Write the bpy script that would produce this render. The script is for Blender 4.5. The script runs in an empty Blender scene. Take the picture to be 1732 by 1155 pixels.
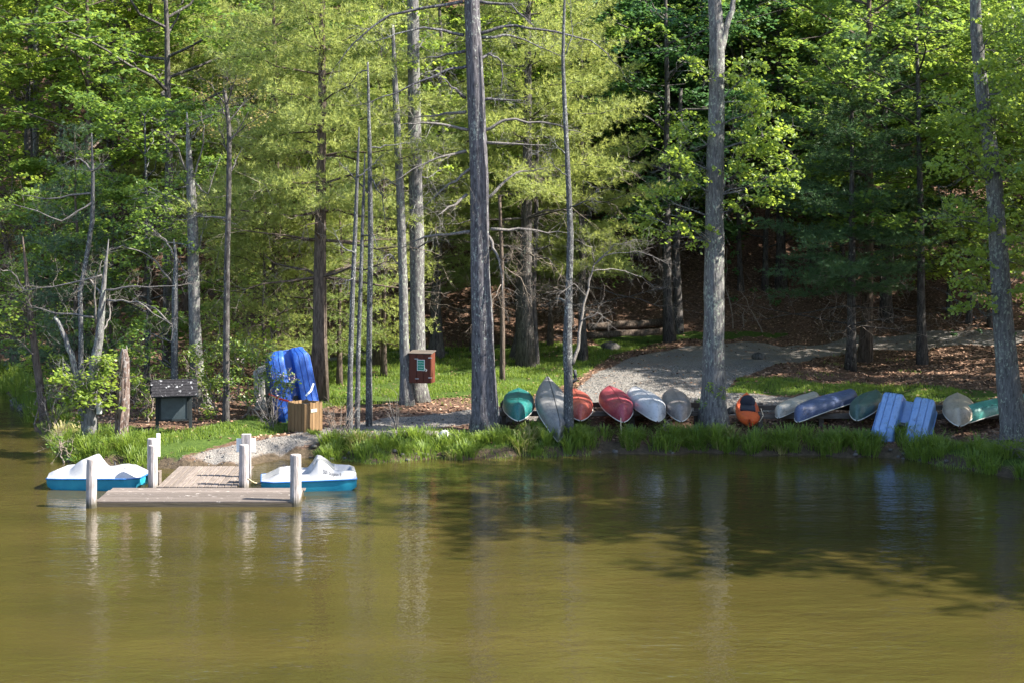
import bpy, math, random
import numpy as np
from mathutils import Vector, Matrix

rnd = random.Random(7)
R = np.random.default_rng(11)
S = bpy.context.scene
COL = S.collection

# ------------------------------------------------------------------ camera, sky, sun, exposure
CAMH, FPX, CX, HY = 8.0, 3000.0, 866.0, 300.0      # metres; the rest in pixels of the 1732 px wide photograph
cam_d = bpy.data.cameras.new('camera'); cam = bpy.data.objects.new('camera', cam_d); COL.objects.link(cam)
cam.location = (0, 0, CAMH); cam.rotation_euler = (math.radians(90), 0, 0)
cam_d.sensor_width = 36; cam_d.lens = 36 * FPX / 1732; cam_d.shift_y = (HY - 577.5) / 1732
cam_d.clip_start = .5; cam_d.clip_end = 3000
S.camera = cam
SUN_BEHIND, SUN_EL = math.radians(-11), math.radians(42)
to_sun = Vector((math.cos(SUN_BEHIND) * math.cos(SUN_EL), math.sin(SUN_BEHIND) * math.cos(SUN_EL), math.sin(SUN_EL)))
W = bpy.data.worlds.new('World'); S.world = W; W.use_nodes = True
nt = W.node_tree; nt.nodes.clear()
sky = nt.nodes.new('ShaderNodeTexSky'); sky.sky_type = 'NISHITA'; sky.sun_disc = False
sky.sun_elevation = SUN_EL; sky.sun_rotation = math.atan2(to_sun.x, to_sun.y)
bg = nt.nodes.new('ShaderNodeBackground'); bg.inputs[1].default_value = .115
wo = nt.nodes.new('ShaderNodeOutputWorld'); nt.links.new(sky.outputs[0], bg.inputs[0]); nt.links.new(bg.outputs[0], wo.inputs[0])
sun_d = bpy.data.lights.new('sun', 'SUN'); sun_d.energy = 5; sun_d.angle = math.radians(.53); sun_d.color = (1, .94, .83)
sun = bpy.data.objects.new('sun', sun_d); COL.objects.link(sun); sun.rotation_euler = to_sun.to_track_quat('Z', 'Y').to_euler()
S.view_settings.view_transform = 'Standard'; S.view_settings.look = 'None'; S.view_settings.gamma = 1
S.view_settings.exposure = 2.12; S.view_settings.use_curve_mapping = False
S.cycles.max_bounces = 7; S.cycles.diffuse_bounces = 4; S.cycles.glossy_bounces = 3; S.cycles.transmission_bounces = 4
S.cycles.sample_clamp_indirect = 6

# ------------------------------------------------------------------ materials
def mat(name):
    m = bpy.data.materials.new(name); m.use_nodes = True; m.node_tree.nodes.clear(); return m
def N(m, t, **kw):
    n = m.node_tree.nodes.new(t)
    for k, v in kw.items():
        if isinstance(k, str) and hasattr(n, k): setattr(n, k, v)
    return n
def L(m, a, b): m.node_tree.links.new(a, b)
def out(m, sh): o = N(m, 'ShaderNodeOutputMaterial'); L(m, sh, o.inputs['Surface'])
def ramp(m, fac, stops):
    r = N(m, 'ShaderNodeValToRGB'); L(m, fac, r.inputs[0]); e = r.color_ramp.elements
    while len(e) < len(stops): e.new(.5)
    for i, (p, c) in enumerate(stops):
        e[i].position = p; e[i].color = (*c, 1) if len(c) == 3 else c
    return r.outputs[0]
def noise(m, vec, scale, detail=5, rough=.6):
    n = N(m, 'ShaderNodeTexNoise'); n.inputs['Scale'].default_value = scale; n.inputs['Detail'].default_value = detail
    n.inputs['Roughness'].default_value = rough
    if vec is not None: L(m, vec, n.inputs['Vector'])
    return n.outputs['Fac']
def mapping(m, vec, sc, rot=(0, 0, 0)):
    n = N(m, 'ShaderNodeMapping'); n.inputs['Scale'].default_value = sc; n.inputs['Rotation'].default_value = rot
    L(m, vec, n.inputs['Vector']); return n.outputs[0]
def mixc(m, fac, a, b, mode='MIX'):
    n = N(m, 'ShaderNodeMix'); n.data_type = 'RGBA'; n.blend_type = mode
    for s, v in ((n.inputs[0], fac), (n.inputs[6], a), (n.inputs[7], b)):
        if isinstance(v, (int, float)): s.default_value = v
        elif isinstance(v, tuple): s.default_value = (*v, 1) if len(v) == 3 else v
        else: L(m, v, s)
    return n.outputs[2]
def math_(m, op, a, b=0):
    n = N(m, 'ShaderNodeMath'); n.operation = op
    for s, v in ((n.inputs[0], a), (n.inputs[1], b)):
        if isinstance(v, (int, float)): s.default_value = v
        else: L(m, v, s)
    return n.outputs[0]
def bump(m, h, strength, dist):
    n = N(m, 'ShaderNodeBump'); n.inputs['Strength'].default_value = strength; n.inputs['Distance'].default_value = dist
    L(m, h, n.inputs['Height']); return n.outputs[0]
def principled(m, col, rough=.8, nrm=None, spec=.3):
    p = N(m, 'ShaderNodeBsdfPrincipled')
    if isinstance(col, tuple): p.inputs['Base Color'].default_value = (*col, 1)
    else: L(m, col, p.inputs['Base Color'])
    if isinstance(rough, (int, float)): p.inputs['Roughness'].default_value = rough
    else: L(m, rough, p.inputs['Roughness'])
    p.inputs['Specular IOR Level'].default_value = spec
    if nrm is not None: L(m, nrm, p.inputs['Normal'])
    return p.outputs[0]
def objco(m): return N(m, 'ShaderNodeTexCoord').outputs['Object']
def geopos(m): return N(m, 'ShaderNodeNewGeometry').outputs['Position']

def bark(name, dark, light, lichen=None, lich=.55, scale=1.0):
    m = mat(name); co = objco(m)
    v = mapping(m, co, (9 * scale, 9 * scale, 1.6 * scale))
    f = noise(m, v, 2.2, 8, .68)
    c = ramp(m, f, [(.36, dark), (.62, light)])
    if lichen:
        l = noise(m, mapping(m, co, (5.5 * scale, 5.5 * scale, 3.2 * scale)), 2.6, 6, .7)
        big = noise(m, co, .9, 2)
        k = math_(m, 'ADD', l, math_(m, 'MULTIPLY', math_(m, 'SUBTRACT', big, .5), .35))
        c = mixc(m, ramp(m, k, [(lich, (0, 0, 0)), (lich + .07, (1, 1, 1))]), c, lichen)
    out(m, principled(m, c, .95, bump(m, f, .9, .05), .15)); return m
def leafmat(name, a, b, trans, tmix=.5, rough=.5):
    m = mat(name); g = N(m, 'ShaderNodeNewGeometry'); oi = N(m, 'ShaderNodeObjectInfo')
    r = math_(m, 'ADD', math_(m, 'MULTIPLY', g.outputs['Random Per Island'], .7), math_(m, 'MULTIPLY', oi.outputs['Random'], .3))
    c = ramp(m, r, [(.1, a), (.9, b)])
    t = mixc(m, .55, c, trans)
    d = N(m, 'ShaderNodeBsdfPrincipled'); L(m, c, d.inputs['Base Color']); d.inputs['Roughness'].default_value = rough
    d.inputs['Specular IOR Level'].default_value = .4
    tr = N(m, 'ShaderNodeBsdfTranslucent'); L(m, t, tr.inputs[0])
    mx = N(m, 'ShaderNodeMixShader'); mx.inputs[0].default_value = tmix
    L(m, d.outputs[0], mx.inputs[1]); L(m, tr.outputs[0], mx.inputs[2]); out(m, mx.outputs[0]); return m
def weathered(name, a, b, axis=1, dirt=None, scale=1., rough=.85):
    m = mat(name); co = objco(m); oi = N(m, 'ShaderNodeObjectInfo')
    sc = [14 * scale] * 3; sc[axis] = 1.2 * scale
    off = N(m, 'ShaderNodeVectorMath'); off.operation = 'ADD'; L(m, co, off.inputs[0])
    cmb = N(m, 'ShaderNodeCombineXYZ'); rr = math_(m, 'MULTIPLY', oi.outputs['Random'], 37.)
    for i in range(3): L(m, rr, cmb.inputs[i])
    L(m, cmb.outputs[0], off.inputs[1])
    f = noise(m, mapping(m, off.outputs[0], tuple(sc)), 2, 7, .65)
    c = ramp(m, f, [(.3, a), (.7, b)])
    c = mixc(m, math_(m, 'MULTIPLY', oi.outputs['Random'], .75), c, tuple(x * .8 for x in a))
    if dirt:
        k = noise(m, off.outputs[0], 4.5, 6, .7)
        c = mixc(m, ramp(m, k, [(.60, (0, 0, 0)), (.72, (1, 1, 1))]), c, dirt)
    out(m, principled(m, c, rough, bump(m, f, .5, .012), .2)); return m
def plastic(name, col, rough=.4, fade=None, scratch=.0, spec=.4, bandscale=3.):
    m = mat(name); co = objco(m)
    f = noise(m, co, 3.5, 6, .7)
    c = mixc(m, ramp(m, f, [(.4, (0, 0, 0)), (.75, (1, 1, 1))]), col, fade or tuple(min(1, x * 1.25 + .02) for x in col))
    if scratch:
        s = noise(m, mapping(m, co, (30, 2.5, 30)), 2, 4, .6)
        c = mixc(m, ramp(m, s, [(.60, (0, 0, 0)), (.68, (scratch,) * 3)]), c, tuple(min(1, x * .5 + .3) for x in col))
        d = noise(m, mapping(m, co, (4, 1.1, 4)), 2.5, 6, .7)
        c = mixc(m, ramp(m, d, [(.55, (0, 0, 0)), (.68, (.8,) * 3)]), c, tuple(x * .35 + .015 for x in col))
    r = ramp(m, f, [(.3, (rough * .8,) * 3), (.8, (min(1, rough * 1.5),) * 3)])
    out(m, principled(m, c, r, None, spec)); return m

M = {}
M['bark_pine'] = bark('bark_pine', (.030, .028, .032), (.125, .117, .128), (.25, .27, .24), .57)
M['bark_grey'] = bark('bark_grey', (.055, .052, .052), (.16, .153, .15), (.25, .27, .22), .55)
M['bark_brown'] = bark('bark_brown', (.035, .026, .021), (.135, .105, .085))
M['bark_dark'] = bark('bark_dark', (.022, .020, .020), (.10, .09, .085), (.22, .24, .20), .6)
M['bark_slim'] = bark('bark_slim', (.03, .03, .033), (.10, .10, .104), (.27, .28, .26), .55, 1.8)
M['deadwood'] = bark('deadwood', (.085, .077, .072), (.21, .19, .175), None, 1, 1.5)
M['deadtwig'] = bark('deadtwig', (.12, .095, .08), (.30, .25, .21), None, 1, 1.5)
M['snag'] = bark('snag', (.035, .018, .013), (.16, .12, .105), (.21, .19, .18), .52, .8)
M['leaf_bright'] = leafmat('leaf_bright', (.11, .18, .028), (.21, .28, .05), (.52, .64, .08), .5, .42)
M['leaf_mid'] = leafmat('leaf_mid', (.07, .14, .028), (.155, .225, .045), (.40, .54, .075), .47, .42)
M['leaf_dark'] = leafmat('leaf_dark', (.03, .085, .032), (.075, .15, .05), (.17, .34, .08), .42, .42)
M['leaf_rust'] = leafmat('leaf_rust', (.12, .12, .035), (.24, .17, .06), (.40, .36, .10), .45)
M['laurel'] = leafmat('laurel', (.07, .13, .03), (.19, .24, .05), (.36, .44, .05), .35, .3)
M['needle_pale'] = leafmat('needle_pale', (.17, .225, .055), (.31, .345, .105), (.56, .60, .15), .46)
M['needle_mid'] = leafmat('needle_mid', (.11, .17, .05), (.21, .265, .085), (.42, .50, .12), .46)
M['needle_dark'] = leafmat('needle_dark', (.035, .085, .04), (.085, .15, .065), (.14, .26, .08), .4)
M['needle_blue'] = leafmat('needle_blue', (.055, .105, .06), (.12, .17, .09), (.20, .29, .10), .4)
M['grass'] = leafmat('grass', (.06, .12, .016), (.17, .225, .036), (.32, .44, .055), .44)
M['grass_dry'] = leafmat('grass_dry', (.22, .20, .07), (.34, .30, .12), (.4, .36, .12), .3)
M['flower'] = leafmat('flower', (.33, .24, .24), (.42, .35, .34), (.4, .3, .3), .3)
M['dock'] = weathered('dock', (.10, .082, .07), (.23, .19, .165), 1, (.30, .265, .24))
M['dock_x'] = weathered('dock_x', (.085, .07, .06), (.20, .165, .145), 0, (.38, .34, .31))
M['dock_dark'] = weathered('dock_dark', (.05, .042, .03), (.17, .14, .10), 0)
M['binwood'] = weathered('binwood', (.13, .078, .036), (.225, .145, .078), 2, None, .8)
M['rackwood'] = weathered('rackwood', (.04, .033, .028), (.135, .112, .095), 0)
M['redwood'] = weathered('redwood', (.078, .022, .014), (.155, .048, .027), 2, (.10, .055, .023), .7, .6)
M['kiosk'] = weathered('kiosk', (.012, .016, .018), (.032, .04, .044), 2)
M['kiosk_panel'] = plastic('kiosk_panel', (.018, .028, .034), .45)
M['white'] = plastic('white', (.27, .27, .28), .28, (.33, .33, .33))
M['aqua'] = plastic('aqua', (.012, .17, .27), .35, (.02, .23, .32))
M['aqua_rail'] = plastic('aqua_rail', (.014, .09, .27), .35)
M['blue'] = plastic('blue', (.008, .05, .27), .4, (.03, .11, .38), .3)
M['blue_fade'] = plastic('blue_fade', (.11, .21, .42), .3, (.19, .30, .52), .35)
M['black'] = plastic('black', (.012, .012, .014), .5)
M['cloth_black'] = plastic('cloth_black', (.010, .012, .022), .9)
M['metal'] = plastic('metal', (.28, .28, .28), .45)
M['plaque'] = plastic('plaque', (.30, .30, .24), .5)
M['signgreen'] = plastic('signgreen', (.004, .19, .11), .5)
M['signwhite'] = plastic('signwhite', (.58, .59, .58), .5)
M['rope'] = plastic('rope', (.45, .37, .25), .9)
M['strapred'] = plastic('strapred', (.62, .05, .03), .6)
M['strapwhite'] = plastic('strapwhite', (.68, .70, .66), .6)
M['rock'] = bark('rock', (.04, .037, .034), (.125, .115, .105), None, 1, .5)
CAN = {}
for k, c, f in (('teal', (0.004, 0.083, 0.079), (0.007, 0.122, 0.108)), ('worn', (0.122, 0.119, 0.122), (0.216, 0.205, 0.194)), ('vermilion', (0.27, 0.040, 0.030), (0.396, 0.122, 0.079)),
                ('crimson', (0.194, 0.014, 0.036), (0.317, 0.086, 0.086)), ('pearl', (0.360, 0.360, 0.382), (0.418, 0.410, 0.418)), ('taupe', (0.144, 0.122, 0.115), (0.245, 0.216, 0.202)),
                ('beige', (0.259, 0.245, 0.216), (0.317, 0.295, 0.259)), ('navy', (0.032, 0.050, 0.119), (0.072, 0.094, 0.173)), ('forest', (0.022, 0.061, 0.058), (0.072, 0.115, 0.094)),
                ('tan', (0.266, 0.216, 0.166), (0.374, 0.317, 0.252)), ('jade', (0.011, 0.166, 0.144), (0.072, 0.259, 0.216)), ('orange', (0.475, 0.061, 0.009), (0.518, 0.101, 0.022))):
    CAN[k] = plastic('canoe_' + k, c, .42, f, .55 if k not in ('orange',) else .1)
M['gunwale'] = plastic('gunwale', (.42, .40, .36), .5)

# shingle roof with lichen
m = mat('shingle'); co = objco(m)
c = ramp(m, noise(m, co, 14, 5), [(.35, (.008, .008, .010)), (.7, (.022, .021, .024))])
k = ramp(m, noise(m, co, 7, 5, .6), [(.60, (0, 0, 0)), (.63, (1, 1, 1))])
out(m, principled(m, mixc(m, k, c, (.24, .24, .25)), .95)); M['shingle'] = m

# water: turbid pond water, rippled
m = mat('pond_water'); pos = geopos(m)
r1 = noise(m, mapping(m, pos, (1.1, 2.0, 1), (0, 0, .12)), 2.3, 3, .55)
r2 = noise(m, mapping(m, pos, (1.0, 1.7, 1), (0, 0, -.3)), .55, 2, .5)
r3 = noise(m, mapping(m, pos, (1.2, 2.6, 1), (0, 0, .05)), 6.5, 2, .5)
calm = ramp(m, noise(m, mapping(m, pos, (.5, 1.6, 1)), .16, 2), [(.35, (.35,) * 3), (.65, (1,) * 3)])
h = math_(m, 'ADD', math_(m, 'MULTIPLY', r2, 1.3), math_(m, 'ADD', math_(m, 'MULTIPLY', r1, .55), math_(m, 'MULTIPLY', r3, .16)))
b = N(m, 'ShaderNodeBump'); L(m, math_(m, 'MULTIPLY', math_(m, 'ADD', calm, .3), .5), b.inputs['Strength']); b.inputs['Distance'].default_value = .048; L(m, h, b.inputs['Height'])
wc = ramp(m, noise(m, mapping(m, pos, (.5, 1.4, 1)), .22, 3), [(.3, (.034, .0285, .0078)), (.7, (.052, .040, .0115))])
p = N(m, 'ShaderNodeBsdfPrincipled'); L(m, wc, p.inputs['Base Color']); p.inputs['Roughness'].default_value = .03
p.inputs['IOR'].default_value = 1.45; L(m, b.outputs[0], p.inputs['Normal']); out(m, p.outputs[0]); M['water'] = m

# ground: forest litter, grass and gravel by painted masks (what the ground is made of)
m = mat('ground'); pos = geopos(m)
at = N(m, 'ShaderNodeVertexColor'); at.layer_name = 'cover'
sep = N(m, 'ShaderNodeSeparateColor'); L(m, at.outputs[0], sep.inputs[0])
n1 = noise(m, pos, 1.6, 6, .65); n2 = noise(m, pos, 9, 6, .7); n3 = noise(m, pos, 26, 4, .7); n4 = noise(m, pos, .5, 4)
lit = ramp(m, n2, [(.3, (.03, .018, .013)), (.5, (.085, .05, .034)), (.72, (.21, .135, .095))])
lit = mixc(m, ramp(m, n3, [(.5, (0, 0, 0)), (.7, (.6,) * 3)]), lit, (.19, .13, .098))
grv = ramp(m, n3, [(.3, (.062, .057, .053)), (.5, (.145, .134, .124)), (.72, (.28, .26, .235))])
grv = mixc(m, ramp(m, n1, [(.48, (0, 0, 0)), (.75, (.6,) * 3)]), grv, (.16, .11, .08))
grs = ramp(m, n2, [(.3, (.022, .045, .008)), (.7, (.07, .105, .02))])
mud = ramp(m, n2, [(.3, (.025, .02, .014)), (.7, (.10, .075, .05))])
def soft(ch, w=.9): return ramp(m, math_(m, 'ADD', ch, math_(m, 'MULTIPLY', math_(m, 'SUBTRACT', n1, .5), w)), [(.4, (0, 0, 0)), (.6, (1, 1, 1))])
c = mixc(m, soft(sep.outputs[1], 2.6), lit, grs)
c = mixc(m, soft(sep.outputs[0], .7), c, grv)
c = mixc(m, soft(sep.outputs[2], .5), c, mud)
out(m, principled(m, c, .95, bump(m, math_(m, 'ADD', n2, math_(m, 'MULTIPLY', n3, .6)), .8, .05), .1)); M['ground'] = m

m = mat('litter_leaf'); g = N(m, 'ShaderNodeNewGeometry')
out(m, principled(m, ramp(m, g.outputs['Random Per Island'], [(.1, (.07, .035, .022)), (.5, (.17, .09, .055)), (.95, (.33, .21, .14))]), .8)); M['litter'] = m

# ------------------------------------------------------------------ mesh helpers
class MB:
    def __init__(s): s.v = []; s.n = 0; s.f = []; s.mi = []; s.add_pts = []
    def add(s, V, F, mi=0):
        V = np.asarray(V, float).reshape(-1, 3); F = np.asarray(F, int)
        s.v.append(V); s.f.append(F + s.n); s.mi.append(mi); s.n += len(V)
    def box(s, c, d, M3=None, bev=0, mi=0):
        h = np.array(d) / 2.
        if bev:
            # box with chamfered vertical-ish edges: three stacked rings
            b = min(bev, *(h * .9))
            ring = lambda z, e: [(-h[0] + e, -h[1], z), (h[0] - e, -h[1], z), (h[0], -h[1] + e, z), (h[0], h[1] - e, z), (h[0] - e, h[1], z), (-h[0] + e, h[1], z), (-h[0], h[1] - e, z), (-h[0], -h[1] + e, z)]
            ins = lambda z: [tuple(np.array(p) * (1 - b / h[0] if abs(p[0]) else 1, 1 - b / h[1], 1)) for p in ring(z, b)]
            rows = [ins(-h[2]), ring(-h[2] + b, b), ring(h[2] - b, b), ins(h[2])]
            V = np.array([p for r_ in rows for p in r_])
            F = [[i * 8 + j, i * 8 + (j + 1) % 8, i * 8 + 8 + (j + 1) % 8, i * 8 + 8 + j] for i in range(3) for j in range(8)]
            V = (V @ np.array(M3).T if M3 is not None else V) + np.array(c)
            s.add(V, F, mi); n0 = s.n - 32
            s.f.append(np.array([[n0 + j for j in range(7, -1, -1)]])); s.mi.append(mi)
            s.f.append(np.array([[n0 + 24 + j for j in range(8)]])); s.mi.append(mi); return
        V = np.array([(x, y, z) for x in (-h[0], h[0]) for y in (-h[1], h[1]) for z in (-h[2], h[2])])
        V = (V @ np.array(M3).T if M3 is not None else V) + np.array(c)
        s.add(V, [(0, 1, 3, 2), (4, 6, 7, 5), (0, 4, 5, 1), (2, 3, 7, 6), (0, 2, 6, 4), (1, 5, 7, 3)], mi)
    def tube(s, P, rad, n=8, cap=True, wob=0, seed=0, lobes=0, mi=0):
        P = np.asarray(P, float); k = len(P); rad = np.broadcast_to(np.asarray(rad, float), (k,))
        T = np.gradient(P, axis=0); T /= np.linalg.norm(T, axis=1)[:, None] + 1e-9
        u = np.array((1., 0, 0)) if abs(T[0][0]) < .8 else np.array((0, 1., 0))
        a = np.linspace(0, 2 * np.pi, n, endpoint=False); rows = []; g = np.random.default_rng(seed); ph = g.random(n)
        for i in range(k):
            x = u - T[i] * u.dot(T[i]); x /= np.linalg.norm(x); y = np.cross(T[i], x); u = x
            r = rad[i] * (1 + (wob * (g.random(n) - .5) if wob else 0))
            if lobes and i < 4: r = r * (1 + lobes * (1 - i / 4.) ** 1.5 * (ph - .2))
            rows.append(P[i] + np.outer(np.cos(a) * r, x) + np.outer(np.sin(a) * r, y))
        F = [(i * n + j, i * n + (j + 1) % n, (i + 1) * n + (j + 1) % n, (i + 1) * n + j) for i in range(k - 1) for j in range(n)]
        s.add(np.concatenate(rows), F, mi)
        if cap:
            s.f.append(np.array([[s.n - n + j for j in range(n)]])); s.mi.append(mi)
            n0 = s.n - n * k; s.f.append(np.array([[n0 + j for j in range(n - 1, -1, -1)]])); s.mi.append(mi)
    def mesh(s, name, mats, smooth=False, org=(0, 0, 0)):
        me = bpy.data.meshes.new(name)
        V = (np.concatenate(s.v) - np.array(org)) if s.v else np.zeros((0, 3))
        me.vertices.add(len(V)); me.vertices.foreach_set('co', V.ravel().astype(np.float32))
        idx = np.concatenate([f.ravel() for f in s.f]); tot = np.concatenate([np.full(len(f), f.shape[1]) for f in s.f])
        mi = np.concatenate([np.full(len(f), q) for f, q in zip(s.f, s.mi)])
        me.loops.add(len(idx)); me.loops.foreach_set('vertex_index', idx.astype(np.int32))
        me.polygons.add(len(tot)); st = np.concatenate([[0], np.cumsum(tot)[:-1]])
        me.polygons.foreach_set('loop_start', st.astype(np.int32)); me.polygons.foreach_set('material_index', mi.astype(np.int32))
        me.polygons.foreach_set('use_smooth', np.full(len(tot), smooth))
        for q in (mats if isinstance(mats, (list, tuple)) else [mats]): me.materials.append(q)
        me.update(calc_edges=True); return me
    def build(s, name, mats, parent=None, smooth=False, org=(0, 0, 0)):
        return link(name, s.mesh(name, mats, smooth, org), parent)
def link(name, me, parent=None):
    o = bpy.data.objects.new(name, me); COL.objects.link(o)
    if parent is not None: o.parent = parent
    return o
def tag(o, label=None, cat=None, group=None, kind=None):
    for k, v in (('label', label), ('category', cat), ('group', group), ('kind', kind)):
        if v: o[k] = v
    return o
def thing(name, label, cat, loc=(0, 0, 0), rot=(0, 0, 0), group=None):
    o = bpy.data.objects.new(name, None); COL.objects.link(o); o.location = loc; o.rotation_euler = rot; o.empty_display_size = .3
    return tag(o, label, cat, group)
def copy_tree(root, label=None, group=None):
    r = root.copy(); COL.objects.link(r)
    if label: r['label'] = label
    if group: r['group'] = group
    for ch in root.children:
        c = ch.copy(); COL.objects.link(c); c.parent = r
        for g in ch.children:
            d = g.copy(); COL.objects.link(d); d.parent = c
    return r
def ss(t): t = np.clip(t, 0, 1); return t * t * (3 - 2 * t)

# ------------------------------------------------------------------ the lie of the land
SX = np.array([-400, -120, -60, -30, -21, -19.5, -17.6, -15.3, -13.8, -12.5, -11.4, -9.8, -7.9, -7.2, -6.6, -5.7, -3.7, -1.4, .6, 2.4, 5.7, 8.3, 10.5, 11.5, 12.5, 13.5, 17, 24, 34, 50, 90, 400])
SY = np.array([110, 82, 72, 68.5, 67.8, 67.4, 63, 56.9, 53, 49.9, 49.2, 48.9, 48.7, 49.3, 50.6, 50.5, 49.9, 50.5, 50.8, 51.3, 51.5, 51, 50.8, 49.8, 48.8, 46.9, 43, 38, 32, 26, 18, 10.])
def shore(x):
    return np.interp(x, SX, SY) + .16 * np.sin(x * 2.3 + 1) + .10 * np.sin(x * 5.1) + .06 * np.sin(x * 11.3)
def bumps(x, y):
    return .05 * np.sin(x * .9 + y * .4) * np.sin(y * .7 - x * .3) + .025 * np.sin(x * 2.1 - y * 1.3) + .015 * np.sin(x * 3.7 + y * 4.3)
def ground(x, y):
    x = np.asarray(x, float); y = np.asarray(y, float)
    slope = (np.interp(x + .6, SX, SY) - np.interp(x - .6, SX, SY)) / 1.2
    d = (y - shore(x)) / np.sqrt(1 + slope ** 2)
    land = .30 * ss(d / .7) + .07 * np.clip(d, 0, 6) + .032 * np.clip(d - 6, 0, 400)
    foot = 72 + 1.2 * np.sin(x * .13) + .03 * np.clip(x, -200, 0)
    q = np.clip(y - foot, 0, 90); hill = .54 * (q - 2.2 * (1 - np.exp(-q / 2.2)))
    land = land + hill + bumps(x, y) * np.clip(d / 1.5, 0, 1) * (1 + hill * .12)
    bed = np.maximum(-1.6, .35 * d)
    far = np.where(d > 0, land, bed)
    near = .46 * (16 - y); near = np.where(near > 0, np.minimum(near, 6.3) + bumps(x, y), np.maximum(near, -1.6))
    return np.where(y < 22, np.maximum(near, np.where(y > 17, far, -9)), far)
def gz(x, y): return float(ground(x, y))
def px(p, q, D): return np.array(((p - CX) / FPX * D, D, CAMH - (q - HY) / FPX * D))
DS = np.arange(30, 150, .05)
def hit(p, q):
    x = (p - CX) / FPX * DS; z = CAMH - (q - HY) / FPX * DS; k = np.argmax(z < np.maximum(ground(x, DS), 0))
    return np.array((x[k], DS[k]))
def poly(pts): return np.array([hit(*p) for p in pts])
def inside(P, x, y):
    r = np.zeros(x.shape, bool); n = len(P)
    for i in range(n):
        (x0, y0), (x1, y1) = P[i], P[(i + 1) % n]
        c = (y0 > y) != (y1 > y); r ^= c & (x < (x1 - x0) * (y - y0) / (y1 - y0 + 1e-12) + x0)
    return r
ROAD = [poly([(955, 700), (968, 664), (1005, 632), (1060, 606), (1150, 588), (1260, 578), (1450, 568), (1732, 560), (1732, 582), (1600, 586), (1440, 594), (1330, 613), (1245, 640), (1228, 664), (1300, 668), (1400, 686), (1400, 700), (1300, 697), (1250, 702), (1200, 700), (1100, 690), (1000, 690)]),
        poly([(272, 789), (405, 789), (438, 770), (520, 752), (640, 735), (800, 716), (960, 706), (960, 690), (800, 692), (640, 709), (520, 728), (440, 744), (330, 770)]),
        poly([(540, 607), (760, 601), (760, 594), (540, 598)])]
GRASS = [poly([(535, 690), (800, 668), (840, 690), (930, 660), (1000, 625), (1050, 592), (940, 580), (760, 588), (640, 584), (545, 610)]),
         poly([(1225, 665), (1250, 640), (1350, 642), (1500, 652), (1640, 660), (1732, 668), (1732, 690), (1560, 680), (1400, 668)]),
         poly([(60, 720), (110, 784), (270, 784), (330, 765), (430, 738), (520, 722), (540, 700), (440, 706), (330, 726), (200, 720)]),
         poly([(1040, 600), (1100, 582), (1330, 570), (1330, 561), (1100, 566), (1000, 572)]),
         poly([(525, 785), (640, 785), (830, 780), (1000, 775), (1000, 740), (830, 722), (640, 742), (540, 758)]),
         poly([(1520, 790), (1732, 805), (1732, 742), (1560, 745)]),
         poly([(0, 650), (110, 652), (200, 640), (140, 610), (0, 618)])]
def cover(x, y):
    road = np.zeros(x.shape); grass = np.zeros(x.shape)
    for P in ROAD: road[inside(P, x, y)] = 1
    for P in GRASS: grass[inside(P, x, y)] = 1
    slope = (np.interp(x + .6, SX, SY) - np.interp(x - .6, SX, SY)) / 1.2
    d = (y - shore(x)) / np.sqrt(1 + slope ** 2)
    mud = np.where(d < .45, 1., 0); mud *= 1 - road * .8
    grass = np.where(y < 17, 1., grass)
    return road, grass, mud
def axis(a, b, step, far, g=1.13):
    c = list(np.arange(a, b, step)); s = step
    while c[-1] < far[1]: s *= g; c.append(c[-1] + s)
    s = step
    while c[0] > far[0]: s *= g; c.insert(0, c[0] - s)
    return np.array(c)
xs = axis(-21, 18, .2, (-600, 600)); ys = axis(44, 76, .2, (-500, 900))
X, Y = np.meshgrid(xs, ys); Z = ground(X, Y); nx, ny = len(xs), len(ys)
I = (np.arange(ny - 1)[:, None] * nx + np.arange(nx - 1)[None]).ravel()
b = MB(); b.add(np.stack([X, Y, Z], -1), np.stack([I, I + 1, I + nx + 1, I + nx], -1))
g = b.build('ground', M['ground'], smooth=True); tag(g, kind='structure')
rd, gr, mu = cover(X, Y)
def blur(a):
    for _ in range(2):
        a = (a + np.roll(a, 1, 0) + np.roll(a, -1, 0) + np.roll(a, 1, 1) + np.roll(a, -1, 1)) / 5
    return a
rd, gr, mu = blur(rd), blur(gr), blur(mu)
att = g.data.color_attributes.new('cover', 'FLOAT_COLOR', 'POINT')
att.data.foreach_set('color', np.stack([rd, gr, mu, np.ones_like(mu)], -1).ravel().astype(np.float32))
b = MB(); b.add([(-600, 8, 0), (600, 8, 0), (600, 140, 0), (-600, 140, 0)], [(0, 1, 2, 3)])
tag(b.build('pond_water', M['water']), kind='structure')

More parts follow.
